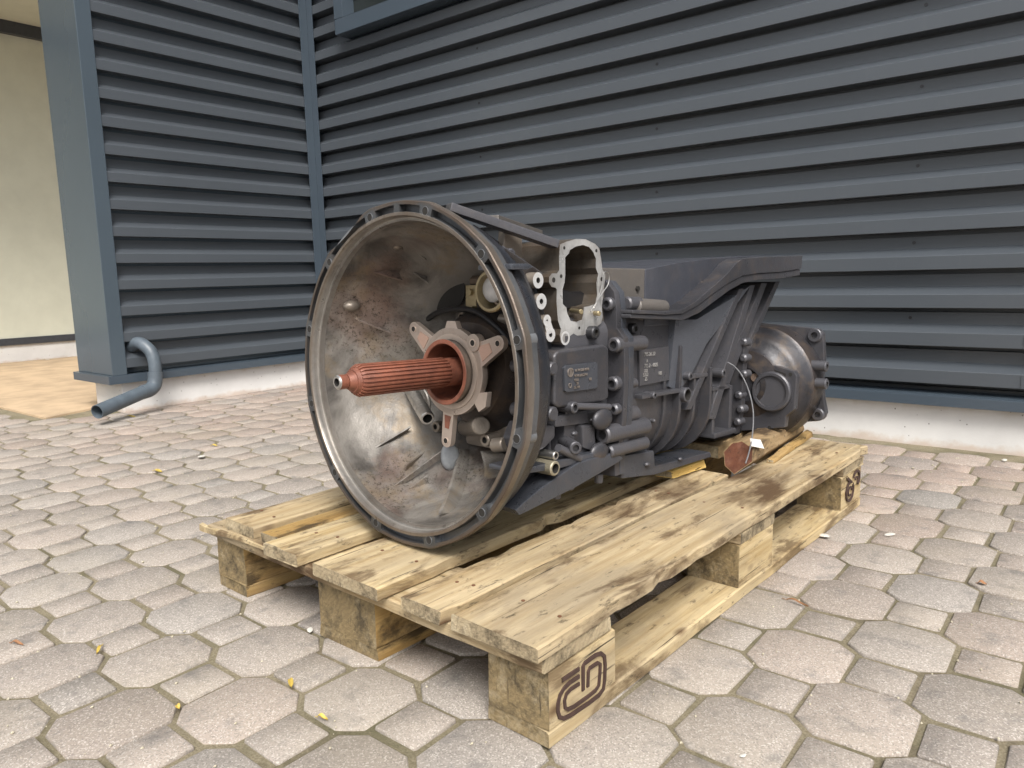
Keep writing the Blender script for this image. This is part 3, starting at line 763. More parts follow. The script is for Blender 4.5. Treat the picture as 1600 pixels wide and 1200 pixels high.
# ribs over the cone
rb = None
for t in (96, 112, 128, 232, 248, 264, 285, 310, 330):
    m = MB().add([(.074, .239, -.004), (.074, .239, .004), (.074, .250, .004), (.074, .250, -.004), (.21, .176, -.004), (.21, .176, .004), (.21, .200, .004), (.21, .200, -.004)],
                 [(0, 1, 2, 3), (7, 6, 5, 4), (3, 2, 6, 7), (0, 3, 7, 4), (1, 5, 6, 2), (0, 4, 5, 1)])
    o = m.build('cone_rib', MCAST, gear, bevel=.002) if rb is None else copy_part(rb, gear)
    rb = rb or o; o.rotation_euler = (R(t), 0, 0)

# --- interior furniture
# bosses cast on the wall
def bos(name, p, q, r, mat, **k): return MB().cyl(p, q, r, mi=0, **k).build(name, mat, gear)
for (p, r_) in (((0.055, 0.1977, 0.1075), .013), ((0.085, 0.1033, 0.2111), .011)):
    v_ = Vector(p); rad = Vector((0, v_.y, v_.z)).normalized()
    MB().ball((v_.x, v_.y, v_.z), r_, 1.3, 1, .8).build('cast_knob', MRAW, gear)
for p, L_ in (((0.035, 0.2535, 0.0634), .05), ((0.035, 0.2596, -0.0648), .05), ((0.03, 0.1888, -0.1753), .06)):
    v_ = Vector(p); v_ = Vector((v_.x, v_.y*.985, v_.z*.985)); MB().cyl(v_, v_+Vector((L_, -.010 if v_.y > 0 else 0, .0)), .0055, n=12, bev=.0018).build('dowel', MRAW, gear)
# long narrow casting ribs on the inner cone
def fin(p0, p1, h0, h1, th, mat, name='inner_rib'):
    """low blade between two points on the wall, rising toward the axis"""
    a, b = Vector(p0), Vector(p1); na = -Vector((0, a.y, a.z)).normalized(); nb = -Vector((0, b.y, b.z)).normalized()
    mid = (a+b)/2; nm = (na+nb)/2; s_ = (b-a).cross(na).normalized()*th/2
    m = MB(); st = []
    for t, h in ((0, h0), (.25, (h0*.75+h1*.25)*1.0), (.5, (h0+h1)/2), (.75, h0*.25+h1*.75), (1, h1)):
        c_ = a.lerp(b, t); n_ = na.lerp(nb, t).normalized(); st.append([c_-n_*.012-s_, c_-n_*.012+s_, c_+n_*h+s_*.6, c_+n_*h-s_*.6])
    return m.loft(st, smooth=False).build(name, mat, gear, bevel=.0012)
fin((0.06, 0.22, -0.0342), (0.12, 0.194, -0.0252), 0.001, 0.004, 0.006, MRAWB)
fin((0.05, 0.2384, -0.0999), (0.13, 0.2091, -0.1), 0.001, 0.005, 0.006, MRAWB)
fin((0.055, 0.1886, -0.1652), (0.14, 0.1464, -0.1159), 0.001, 0.004, 0.006, MRAWB)
fin((0.05, 0.1097, -0.238), (0.11, 0.0629, -0.1897), 0.001, 0.004, 0.006, MRAWB)
fin((0.06, 0.1865, 0.0827), (0.12, 0.1728, 0.0585), 0.001, 0.004, 0.005, MRAWB)
fin((0.075, 0.1738, 0.226), (0.15, 0.1032, 0.1506), 0.002, 0.006, 0.006, MRAWB)
fin((0.075, 0.1022, 0.2329), (0.13, 0.0861, 0.1919), 0.002, 0.007, 0.006, MRAWB)
fin((0.055, 0.1762, 0.1744), (0.11, 0.1252, 0.1547), 0.002, 0.005, 0.005, MRAWB)
fin((0.065, 0.1066, -0.2084), (0.15, 0.0531, -0.1429), 0.001, 0.006, 0.005, MRAWB)
fin((0.1, 0.1082, -0.1744), (0.16, 0.1128, -0.155), 0.001, 0.006, 0.005, MRAWB)
MB().loft([[(q_[0], q_[1]-.003, q_[2]), (q_[0], q_[1]+.003, q_[2]), (q_[0]+.09, q_[1]+.003, q_[2]-.01), (q_[0]+.09, q_[1]-.003, q_[2]-.01)] for q_ in [(0.17, 0.0446, -0.147), (0.124, 0.0119, -0.1808), (0.0837, -0.0137, -0.2079), (0.055, -0.0281, -0.2264)]], smooth=False).build('inner_blade', MRAWB, gear, bevel=.001)
MB().loft([[(q_[0], q_[1]-.003, q_[2]), (q_[0], q_[1]+.003, q_[2]), (q_[0]+.09, q_[1]+.003, q_[2]-.01), (q_[0]+.09, q_[1]-.003, q_[2]-.01)] for q_ in [(0.16, -0.0204, -0.1398), (0.136, -0.0519, -0.1505), (0.115, -0.0752, -0.1595), (0.1, -0.0875, -0.1662)]], smooth=False).build('inner_blade', MRAWB, gear, bevel=.001)
# guide sleeve (release bearing tube) with star plate
sl = MB()
sl.lathe_x([(.22, .052), (.104, .052), (.097, .0545), (.093, .0545), (.0922, .0535), (.0922, .0480), (.0935, .0468), (.235, .0468)], 64, 0, mis=[1, 1, 1, 0, 0, 0, 0])
sl.lathe_x([(.108, .0535), (.108, .0625), (.111, .0635), (.114, .0635)], 64, 1)
sl.build('guide_sleeve', [MBRONZE, MPLATE], gear, fixn=False)
def star():
    pts = []
    arms = [(35.5, .118, .012), (154, .120, .0125), (-83, .122, .0115)]
    outl = []
    for a in range(0, 360, 4):
        outl.append((a, .071))
    return arms
st = MB()
def circ2(cx, cy, r, n=20, a0=0): return [(cx+r*math.cos(R(a0)+2*math.pi*i/n), cy+r*math.sin(R(a0)+2*math.pi*i/n)) for i in range(n)]
XS = .110
def ringplate(m, r0, r1, x0, x1, n=64, mi=0):
    m.lathe_x([(x1, r0), (x0, r0), (x0, r1), (x1, r1)], n, mi)
ringplate(st, .0605, .0735, XS, XS+.012)
def arm(m, ang, L_, w0, w1, x0, x1, rr=.0125, hole=.0042):
    a = R(ang); u = Vector((math.cos(a), math.sin(a))); n_ = Vector((-u.y, u.x))
    P = [u*.064+n_*w0/2, u*.064-n_*w0/2]
    tip = u*L_
    q = [u*.0645-n_*w0/2, *[tip+(-n_*math.cos(R(k))+u*math.sin(R(k)))*rr for k in range(0, 181, 20)], u*.0645+n_*w0/2]
    m.prism_x([(p.x, p.y) for p in q], x0, x1)
    return tip
tips = [arm(st, 35.5, .117, .040, 0, XS+.0005, XS+.0115), arm(st, 154.5, .119, .042, 0, XS+.0005, XS+.0115), arm(st, -83, .120, .026, 0, XS+.0005, XS+.0115, .0118)]
# top tab and side lobes
st.prism_x([(.0135*s_, z) for s_, z in ((-1.3, .066), (1.3, .066), (.75, .084), (-.75, .084))], XS+.0003, XS+.0117)
st.prism_x([(y, z) for y, z in ((-.052, -.045), (-.066, -.03), (-.084, -.028), (-.080, -.052), (-.064, -.062))], XS+.0003, XS+.0117)
st.prism_x(circ2(-.055, .050, .0145, 22), XS-.003, XS+.0113)
sp_ = st.build('star_plate', [MPLATE], gear, bevel=.0012, ang=50)
for tp in tips: 
    MB().cyl((XS-.0008, tp.x, tp.y), (XS+.006, tp.x, tp.y), .0056, n=16, hole=.0046, hd=.0011, hmi=1).build('bolt_hole', [MPLATE, MHOLE], sp_)
MB().cyl((XS-.0042, -.055, .050), (XS+.006, -.055, .050), .0066, n=16, hole=.0048, hd=.0011, hmi=1).build('bolt_hole', [MPLATE, MHOLE], sp_)
# recessed pads in the arms
for ang, L_, w_, mt in ((35.5, .094, .020, MPLATE), (154.5, .096, .021, MRAW), (-83, .092, .012, MBRONZE)):
    a = R(ang); u = Vector((math.cos(a), math.sin(a))); n_ = Vector((-u.y, u.x))
    q = [u*.076+n_*w_*.62, u*.076-n_*w_*.62, u*(L_+.006)-n_*w_*.38, u*(L_+.006)+n_*w_*.38]
    MB().prism_x([(p.x, p.y) for p in q], XS-.0004, XS+.003).build('arm_pad', m_cast('pad', (.20, .13, .10), .6, .2, .5, .3) if ang > 0 else MBRONZE, sp_)
# splined input shaft
sh = MB()
sh.cyl((-.1150, 0, 0), (-.098, 0, 0), .0108, n=28, hole=.0062, hd=.008, hmi=1, bev=.0022, cap=2)
sh.cyl((-.0985, 0, 0), (-.088, 0, 0), .0108, .0150, n=28); sh.cyl((-.0885, 0, 0), (-.079, 0, 0), .0168, .0205, n=28)
prof = []; NT = 24
for k in range(NT):
    for da, rr in ((-.36, .0222), (-.30, .0248), (.12, .0248), (.20, .0222)): prof.append((2*math.pi*(k+da)/NT, rr))
rings = []
for x, kk in ((-.083, .86), (-.077, 1), (.088, 1), (.096, .93)):
    rings.append([(x, rr*kk*math.cos(a), rr*kk*math.sin(a)) for a, rr in prof])
sh.loft(rings, smooth=False)
sh.cyl((.090, 0, 0), (.235, 0, 0), .0235, n=40)
sh.build('input_shaft', [MBRONZE, MHOLE, MSTEEL], gear)
# hose, clamp, solenoid ring, bracket, cylinder, cap
MB().tube(smooth([(0.19, 0.2852, -0.0501),(0.185, 0.233, 0.0046),(0.18, 0.1759, 0.0565),(0.175, 0.1065, 0.0948),(0.165, 0.0098, 0.1018),(0.155, -0.0649, 0.0735),(0.15, -0.101, 0.0458)], 6), .0052, 12).build('black_hose', MBLACK, gear)
MB().lathe_x([(.14, .030), (.128, .034), (.122, .034), (.120, .032), (.120, .028), (.15, .026)], 40, 0, c=(-0.0796, 0.1326)).build('brass_ring', MBRASS, gear, fixn=False)
MB().ball((0.14, -0.0693, 0.1379), .024, .5).build('sensor_dome', m_simple('pale_plastic', (.6, .6, .6), .4), gear)
b1 = (0.175, 0.02, 0.1258)
MB().box((b1[0], b1[1]-.014, b1[2]-.020), (b1[0]+.003, b1[1]+.012, b1[2]+.018)).box((b1[0]-.01, b1[1]-.014, b1[2]-.021), (b1[0]+.003, b1[1]+.012, b1[2]-.018)).build('brass_bracket', MBRASS, gear, bevel=.0008)
MB().cyl((b1[0]-.006, b1[1]-.002, b1[2]+.006), (b1[0], b1[1]-.002, b1[2]+.006), .006, n=6).build('bolt', MBRASS, gear)
ca, cb = Vector((0.115, 0.0669, -0.0874)), Vector((0.165, 0.175, -0.0454))
cy = MB().cyl(ca, cb, .0125, n=28, hole=.0085, hd=.03, hmi=1, bev=.0015)
for k in (.25, .4, .55, .68): cy.cyl(ca.lerp(cb, k), ca.lerp(cb, k+.03), .0132, n=28)
cy.build('chrome_piston', [MSTEEL, MHOLE], gear)
dk = Vector((0.185, 0.1847, -0.0814)); MB().cyl(dk, dk+Vector((.006, 0, 0)), .042, n=40, bev=.002).build('steel_disc', m_simple('dull_steel', (.38, .36, .33), .4, .6), gear)
cp = Vector((0.15, 0.0482, -0.1572)); MB().ball(cp, .021, .8, .8, 1.25).build('white_cap', m_simple('pale_cap', (.30, .32, .34), .35), gear)
ov = Vector((0.185, 0.1049, 0.1397))
MB().cyl(ov, ov+Vector((.03, .012, .006)), .046, .040, n=36, mi=0).build('fork_opening', MHOLE, gear)  # solid dark plug, coloured as the shade of the opening
for (u_, v_, x_, r_) in [((0.17, 0.1637, -0.1132), 0, 0, 0.009), ((0.17, 0.1093, -0.1141), 0, 0, 0.01), ((0.15, -0.0381, -0.1171), 0, 0, 0.011), ((0.19, 0.0244, 0.0835), 0, 0, 0.01), ((0.2, 0.0707, 0.0881), 0, 0, 0.009)]:
    MB().cyl(u_, (u_[0]+.03, u_[1], u_[2]), r_, n=16, hole=r_*.5, hd=.006, hmi=1, bev=.0012).build('socket_bolt', [MRAW, MHOLE], gear)
# central mass behind the plate and lower casting lugs
MB().lathe_x([(.238, .13), (.205, .115), (.17, .098), (.150, .085), (.148, .05)], 48, 0, mod=lambda x, r, a: r*(1+.05*math.sin(R(a*3)))).build('inner_hub', MCAST, gear, fixn=False)
m = MB().cyl((0.2, 0.059, -0.1131), (0.14, -0.0406, -0.0904), .016, n=20, bev=.002).cyl((0.13, -0.08, -0.1173), (0.13, -0.1058, -0.1117), .012, n=20, bev=.002)
m.build('oil_boss', MRAW, gear)
hb = (0.19, 0.0045, -0.0734); MB().box((hb[0], hb[1]-.06, hb[2]-.07), (hb[0]+.03, hb[1]+.05, hb[2]+.04)).build('inner_pad', MRAW, gear, bevel=.012)

# --- main casting, lofted rounded sections (x, half width near, half width far, top, bottom)
def rsec(x, yn, yf, zt, zb, rt, rbm, n=6):
    pts = []
    for cx, cz, r_, a0 in ((-yn+rbm, zb+rbm, rbm, 180), (yf-rbm, zb+rbm, rbm, 270), (yf-rt, zt-rt, rt, 0), (-yn+rt, zt-rt, rt, 90)):
        for i in range(n+1):
            a = R(a0+90*i/n); pts.append((x, cx+r_*math.cos(a), cz+r_*math.sin(a)))
    return pts
mc = MB()
mc.loft([rsec(*a) for a in ((.225, .150, .15, .09, -.190, .03, .09), (.345, .150, .15, .09, -.195, .03, .08))], 0, True)
mc.build('front_case', MCAST, gear)
mc = MB()
mc.loft([rsec(*a) for a in ((.375, .152, .15, .10, -.200, .03, .10), (.62, .150, .15, .10, -.205, .03, .11), (.70, .145, .15, .08, -.205, .03, .11), (.80, .120, .13, .06, -.19, .03, .10), (.97, .11, .12, .05, -.18, .03, .09))], 0, True)
mc.build('rear_case', MCAST, gear)
# box with the nameplate
bx = [(0.1707, 0.0319), (0.1801, 0.0395), (0.3036, 0.0441), (0.3187, 0.0369), (0.3211, -0.0495), (0.3062, -0.0547), (0.1813, -0.0523), (0.1716, -0.0451)]
MB().prism_y(bx, -.172, -.09).build('nameplate_box', MCAST, gear, bevel=.006, seg=3)
npb = MB().prism_y([(0.191, 0.0117), (0.1958, 0.0155), (0.2744, 0.0157), (0.2799, 0.0132), (0.2808, -0.0256), (0.2755, -0.0284), (0.1981, -0.0278), (0.1932, -0.0253)], -.1765, -.171).build('nameplate', MCASTB, gear, bevel=.0012)
def lines(items, y, parent, mat, name='raised_text'):
    """raised lettering on the near side, one mesh per line; items (text, x, z, size, slope)"""
    for txt, x, z, s_, xs in items:
        me = text_mesh(txt, s_, .0006); me.materials.clear(); me.materials.append(mat)
        o = D.objects.new(name, me); C.objects.link(o); o.parent = parent
        o.matrix_local = Matrix.Translation((x, y, z)) @ Matrix.Rotation(R(90), 4, 'X') @ Matrix.Diagonal((xs, 1, 1, 1))
MTXT = m_simple('worn_lettering', (.30, .26, .23), .4, .5)
lines([('A 714 260 18 01', 0.2166, 0.004, 0.0062, 0.9), ('R714 260 2714', 0.2151, -0.0047, 0.0062, 0.9), ('GD8', 0.2147, -0.0115, 0.0062, 0.9), ('185', 0.2533, -0.0129, 0.0062, 0.9), ('30', 0.2201, -0.0171, 0.0058, 0.9), ('52.704', 0.2139, -0.0234, 0.006, 0.9)], -0.1782, npb, MTXT)
# logo ring on the nameplate
lg = MB(); c_ = (0.2056, -0.178, 0.0036)
lg.v and None
lgm = MB()
for (rx, rz, w_) in ((.0066, .0066, .0012),):
    stroke(lgm, arc(c_[0], c_[2], rx, rz, 0, 360, 20), w_, -.1782)
stroke(lgm, [(c_[0]-.0012, c_[2]+.006), (c_[0]-.0012, c_[2]-.006)], .0012, -.1782); stroke(lgm, [(c_[0]+.0022, c_[2]+.0055), (c_[0]+.0022, c_[2]-.0055)], .0012, -.1782)
stroke(lgm, arc(c_[0]-.001, c_[2]-.021, .0032, .0036, 0, 360, 12), .0009, -.1782)
lgm.build('raised_logo', MTXT, npb)
# --- machined window face and its tower
WO = [(0.2092, 0.2068), (0.226, 0.2124), (0.2511, 0.2181), (0.2771, 0.2192), (0.304, 0.2128), (0.3162, 0.2054), (0.3218, 0.1874), (0.3257, 0.1713), (0.3348, 0.1613), (0.3333, 0.151), (0.3301, 0.1366), (0.3278, 0.1201), (0.3256, 0.1077), (0.3286, 0.0891), (0.3246, 0.0788), (0.3074, 0.071), (0.287, 0.0655), (0.2738, 0.0588), (0.2606, 0.0583), (0.2475, 0.0638), (0.2386, 0.0601), (0.2381, 0.0512), (0.2271, 0.0438), (0.2145, 0.0502), (0.2112, 0.0621), (0.2142, 0.0717), (0.2063, 0.0854), (0.2046, 0.097), (0.2022, 0.1163), (0.2026, 0.1354), (0.1995, 0.1382), (0.189, 0.14), (0.183, 0.1465), (0.1829, 0.1549), (0.1902, 0.1608), (0.2022, 0.161), (0.2083, 0.166), (0.208, 0.1868)]
WI = [(0.2356, 0.1995), (0.2513, 0.2061), (0.2707, 0.2094), (0.2873, 0.2069), (0.2992, 0.1985), (0.3063, 0.1888), (0.3067, 0.1727), (0.3138, 0.1628), (0.309, 0.1485), (0.3112, 0.1282), (0.3064, 0.1119), (0.2861, 0.108), (0.2744, 0.1071), (0.273, 0.0961), (0.2699, 0.0861), (0.2536, 0.0825), (0.2391, 0.0848), (0.2304, 0.0967), (0.2277, 0.1065), (0.2182, 0.1123), (0.2173, 0.1355), (0.2224, 0.1471), (0.2238, 0.1587), (0.2233, 0.1875), (0.2326, 0.1936)]
tw = MB().prism_y(WO, -.150, .03, 0, 1, WI)
tower = tw.build('window_tower', [MRAW, MWHITE], gear, fixn=False)
for (p, r_) in [((0.2205, -0.1503, 0.2022), 0.0028), ((0.3073, -0.1503, 0.2019), 0.003), ((0.2132, -0.1503, 0.1569), 0.0032), ((0.324, -0.1503, 0.1545), 0.0036), ((0.2625, -0.1503, 0.0723), 0.0026), ((0.1945, -0.1503, 0.1505), 0.0042)]:
    MB().cyl(p, (p[0], p[1]+.008, p[2]), r_, n=12, mi=0).build('bolt_hole', MHOLE, tower)
p = (0.2253, -0.1505, 0.0567)
MB().cyl(p, (p[0], p[1]+.05, p[2]), .0115, n=24, hole=.0075, hd=.012, cap=1, hmi=2).build('dowel_boss', [MRAW, MWHITE, MRAW], gear)
# black solid standing for the shade inside the window opening, and pins
cav = MB().prism_y([(0.2528, 0.136), (0.2756, 0.1322), (0.3023, 0.1334), (0.323, 0.1263), (0.3355, 0.1158), (0.3234, 0.1071), (0.2893, 0.1061), (0.2629, 0.1049), (0.2531, 0.112)], -.122, -.05).build('cavity_shade', MBLACK, tower)
for a_, b_ in [((0.313, -0.13, 0.0973), (0.2983, -0.165, 0.096)), ((0.2659, -0.13, 0.1009), (0.2483, -0.165, 0.0996))]:
    MB().cyl(b_, a_, .0042, n=14, bev=.001).build('pin', MBRASS, tower)
hk = (0.474, -0.02, 0.1406); MB().cyl((hk[0], -.0, hk[2]), (hk[0], .028, hk[2]), .006, n=14).build('bolt_hole', MHOLE, tower)
# wire looped through the window
MB().tube(smooth([(0.2796, -0.16, 0.1001), (0.2928, -0.16, 0.1121), (0.3095, -0.16, 0.1282), (0.3283, -0.16, 0.1446), (0.3314, -0.16, 0.159), (0.3241, -0.16, 0.1669), (0.3155, -0.16, 0.1627), (0.3125, -0.16, 0.1444), (0.3027, -0.16, 0.1241), (0.2896, -0.16, 0.104)], 5), .0010, 6).build('tie_wire', MSTEEL, gear)
# separate machined bosses
for (p, r_, h_) in [((0.1568, -0.15, 0.1493), 0.0125, 0.0045), ((0.1648, -0.15, 0.1166), 0.0125, 0.0042), ((0.1792, -0.15, 0.0863), 0.0095, 0.0), ((0.1882, -0.15, 0.0636), 0.0115, 0.004)]:
    MB().cyl(p, (p[0], -.05, p[2]), r_, n=28, hole=h_ or .002, hd=.008, cap=1, hmi=2).build('machined_boss', [MRAW, MWHITE, MHOLE], gear)
q = [(0.1719, 0.0844), (0.1877, 0.0871), (0.1976, 0.0674), (0.18, 0.0639)]
MB().prism_y(q, -.1495, -.06, 0, 1).build('boss_web', [MRAW, MWHITE], gear)
# round pads and ribs tying them to the bell
for (p, r_, x0) in [((0.1539, -0.186, 0.0138), 0.0105, 0.07), ((0.1547, -0.186, -0.0571), 0.0115, 0.07)]:
    MB().cyl(p, (p[0], -.10, p[2]), r_, n=28, bev=.002).build('round_pad', MCAST, gear)
    MB().cyl((x0, p[1]-.022, p[2]+.004), (p[0], p[1]+.014, p[2]), .0062, n=16).build('pad_rib', MCAST, gear)
p = (0.152, -0.165, 0.0862); MB().cyl((.06, -.20, p[2]+.003), (p[0]+.004, -.153, p[2]), .0052, n=14, bev=.001).build('stay_rod', MCASTB, gear)
MB().prism_y([(0.024, 0.1688), (0.0582, 0.17), (0.0746, 0.166), (0.0582, 0.1611), (0.024, 0.1601)], -.215, -.15).build('cast_ledge', MCASTB, gear, bevel=.003)
# top bar from bell to the window tower
tA, tB = Vector((0.035, -0.0772, 0.2555)), Vector((0.2033, -0.146, 0.2068))
d_ = (tB-tA); 
def bar(a, b, w_, h_, name, mat, bev=.002, par=None):
    a, b = Vector(a), Vector(b); d = (b-a).normalized(); sde = d.cross(Vector((0, 0, 1))).normalized(); u = sde.cross(d)
    m = MB(); vs = [c+sde*i*w_/2+u*j*h_/2 for c in (a, b) for i, j in ((-1, -1), (1, -1), (1, 1), (-1, 1))]
    m.add(vs, [(3, 2, 1, 0), (4, 5, 6, 7), (0, 1, 5, 4), (1, 2, 6, 5), (2, 3, 7, 6), (3, 0, 4, 7)]); return m.build(name, mat, par or gear, bevel=bev)
bar(tA, tB, .026, .013, 'top_bar', MCAST)
MB().prism_y([(0.1359, 0.2351), (0.175, 0.2338), (0.1784, 0.1586), (0.1449, 0.1478), (0.1271, 0.1674)], -.10, -.085).build('tower_web', MRAW, gear, bevel=.003)
bar((0.12, -0.0875, 0.2416), (0.3058, -0.02, 0.234), .02, .018, 'top_rail', MRAWD)
tp = (0.1182, -0.13, 0.1877); MB().cyl(tp, (tp[0], tp[1]+.05, tp[2]), .010, n=18, hole=.0045, hd=.006, hmi=1, bev=.002).build('socket_bolt', [MCAST, MHOLE], gear)
MB().loft([rsec(*a) for a in ((.215, .02, .10, .175, .06, .02, .02), (.30, .02, .10, .17, .06, .02, .02))], 0, True).build('upper_case', MRAWD, gear)

# shallow stiffening ribs and pads on the near side of the front case
for (pa, pb, w_, y_) in [((0.2012, -0.0708), (0.3119, -0.0702), 0.0035, -0.158), ((0.2595, -0.0885), (0.2604, -0.1359), 0.003, -0.158), ((0.2211, -0.0603), (0.2215, -0.086), 0.003, -0.158), ((0.2155, -0.1366), (0.3382, -0.1303), 0.004, -0.158), ((0.3304, 0.0178), (0.3316, -0.0272), 0.003, -0.158), ((0.1787, -0.0848), (0.1792, -0.1352), 0.003, -0.158)]:
    pa, pb = Vector(pa), Vector(pb); n_ = Vector((-(pb-pa).y, (pb-pa).x)).normalized()*w_
    MB().prism_y([tuple(pa+n_), tuple(pb+n_), tuple(pb-n_), tuple(pa-n_)], y_, -.12).build('side_rib', MCAST, gear, bevel=.0015)
for px_, pz_, r_ in [(0.2782, -0.0829, 0.004), (0.2294, -0.0996, 0.0055), (0.2943, -0.1486, 0.005), (0.2204, -0.1803, 0.006), (0.2693, -0.1736, 0.006), (0.3421, -0.1606, 0.005), (0.4527, -0.188, 0.006), (0.2061, -0.1221, 0.004), (0.5748, -0.1974, 0.005)]:
    MB().ball((px_, -.168, pz_), r_*1.3, 1, .7, .6, n=12).build('cast_pip', MCAST, gear)
for a_, b_, r_ in [((0.1785, -0.175, -0.1156), (0.234, -0.175, -0.141), 0.007)]:
    MB().tube([a_, b_], r_, 12).build('oil_gallery', MCAST, gear)

# --- joint flange pair with bolts
yzo = [(-0.1334, 0.1622), (-0.1619, 0.1329), (-0.1672, 0.104), (-0.1679, 0.0706), (-0.1836, 0.0538), (-0.1853, 0.0121), (-0.1859, -0.0159), (-0.1844, -0.0658), (-0.1826, -0.107), (-0.169, -0.1642), (-0.1709, -0.1918)]
oF = [(-y, z) for y, z in yzo]
fp = list(yzo)+[(.10, yzo[-1][1]-.004), (.17, -.12), (.17, .10), (.10, yzo[0][1]+.004)]
for x0, x1 in ((.3455, .3595), (.3605, .3760)):
    MB().prism_x(fp, x0, x1).build('joint_flange', MCASTB if x0 > .35 else MCAST, gear, bevel=.0018)
def torx(m, p, r_, mi=0, hm=1):
    m.cyl(p, (p[0]+.004, p[1], p[2]), r_*.62, n=12, mi=hm)
flb = [((0.334, -0.1529, 0.1118), 0.012, 0.36), ((0.331, -0.1712, 0.0418), 0.0135, 0.425), ((0.33, -0.1693, -0.026), 0.013, 0.36), ((0.328, -0.1743, -0.0701), 0.01, 0.345), ((0.303, -0.1713, -0.1122), 0.016, 0.438), ((0.316, -0.1734, -0.1429), 0.012, 0.436)]
for p, r_, x1 in flb:
    m = MB().cyl(p, (x1, p[1], p[2]), r_, n=26, bev=.003, hole=r_*.5, hd=.004, hmi=1)
    m.build('flange_bolt', [MCAST, MBOLT], gear)
for p, r_ in [((0.293, -0.178, -0.0824), 0.0195), ((0.2935, -0.172, -0.1408), 0.0185)]:
    MB().ball(p, r_, 1.35, .5, .95, n=24).build('cast_bulge', MCAST, gear)
for p, r_, L_ in [((0.4061, -0.165, -0.0866), 0.014, 0.026), ((0.4104, -0.165, -0.0307), 0.0085, 0.024), ((0.3929, -0.165, 0.1128), 0.012, 0.03)]:
    MB().cyl((.376, p[1], p[2]), (.376+L_+.012, p[1], p[2]), r_, n=24, bev=.003).build('rear_boss', MCAST, gear)
# dark headed bolts on the near side
for p, r_ in [((0.2921, -0.164, 0.0638), 0.0115), ((0.4125, -0.164, 0.0667), 0.0105)]:
    MB().cyl(p, (p[0], p[1]+.02, p[2]), r_, n=24, bev=.002, hole=r_*.48, hd=.005, hmi=1).build('torx_bolt', [MBOLT, MHOLE], gear)
# rods, plates and pockets of the lower near side
pr = [(0.2131, -0.182, -0.0537), (0.3274, -0.176, -0.0699)]
MB().cyl(pr[0], (pr[0][0], -.12, pr[0][2]), .0095, n=22, hole=.005, hd=.004, hmi=1, bev=.0015).build('rod_end', [MCAST, MBOLT], gear)
MB().cyl((pr[0][0]+.008, -.176, pr[0][2]+.001), (pr[1][0]-.012, -.176, pr[1][2]+.006), .0058, n=14).build('link_rod', MCAST, gear)
MB().prism_y([(0.1897, -0.0669), (0.2971, -0.0704), (0.305, -0.0914), (0.19, -0.0858)], -.160, -.10).build('case_step', MCAST, gear, bevel=.004)
MB().prism_y([(0.2535, -0.0888), (0.2895, -0.0933), (0.2941, -0.1317), (0.2759, -0.1357), (0.2561, -0.1283)], -.166, -.12).build('case_pad', MCAST, gear, bevel=.005)
MB().prism_y([(0.1431, -0.0746), (0.1777, -0.0789), (0.178, -0.0996), (0.1527, -0.1125), (0.1312, -0.1174), (0.128, -0.0988)], -.170, -.10).build('case_pad', MCAST, gear, bevel=.005)
c1 = (0.2203, -0.176, -0.1185); MB().cyl((c1[0]-.012, -.188, c1[2]), (c1[0]+.02, -.13, c1[2]+.002), .0105, n=22, hole=.0055, hd=.004, hmi=1, bev=.0015).build('flange_bolt', [MCAST, MBOLT], gear)
c2 = (0.1565, -0.188, -0.1432); MB().cyl(c2, (c2[0], -.13, c2[2]), .0120, n=28, hole=.0078, hd=.02, hmi=1, bev=.0015).build('threaded_port', [m_cast('dull_port', (.20, .18, .13), .45, .5, .4), MHOLE], gear)
c3 = (0.1603, -0.186, -0.1237); MB().cyl(c3, (c3[0], -.14, c3[2]), .0072, n=20, hole=.004, hd=.004, hmi=1, bev=.001).build('plug', [MSTEEL, MHOLE], gear)
# sloping lower web with its bright top edge
MB().prism_y([(0.0718, -0.1937), (0.1261, -0.1726), (0.2276, -0.1457), (0.3317, -0.1455), (0.3577, -0.1599), (0.344, -0.1646), (0.2198, -0.1872), (0.0819, -0.2047)], -.180, -.10, taper=.96).build('lower_web', MCASTB, gear, bevel=.003)
MB().prism_y([(0.086, -0.1351), (0.1584, -0.1351), (0.2861, -0.138), (0.2919, -0.15), (0.1713, -0.1496), (0.0861, -0.143)], -.176, -.11).build('web_ledge', MCASTB, gear, bevel=.003)
MB().prism_y([(0.3602, -0.1623), (0.3804, -0.1608), (0.4794, -0.1663), (0.4853, -0.1971), (0.7036, -0.2028), (0.7101, -0.2149), (0.486, -0.2147), (0.3736, -0.2021)], -.166, -.10).build('foot_bracket', MCASTB, gear, bevel=.003)
for x_, y_, z_ in [(0.2055, -0.17, -0.1906), (0.2413, -0.17, -0.1821), (0.3239, -0.17, -0.1857)]:
    MB().cyl((x_, y_+.02, z_), (x_, y_+.02, z_-.018), .008, n=12, bev=.002).build('drain_plug', MCAST, gear)

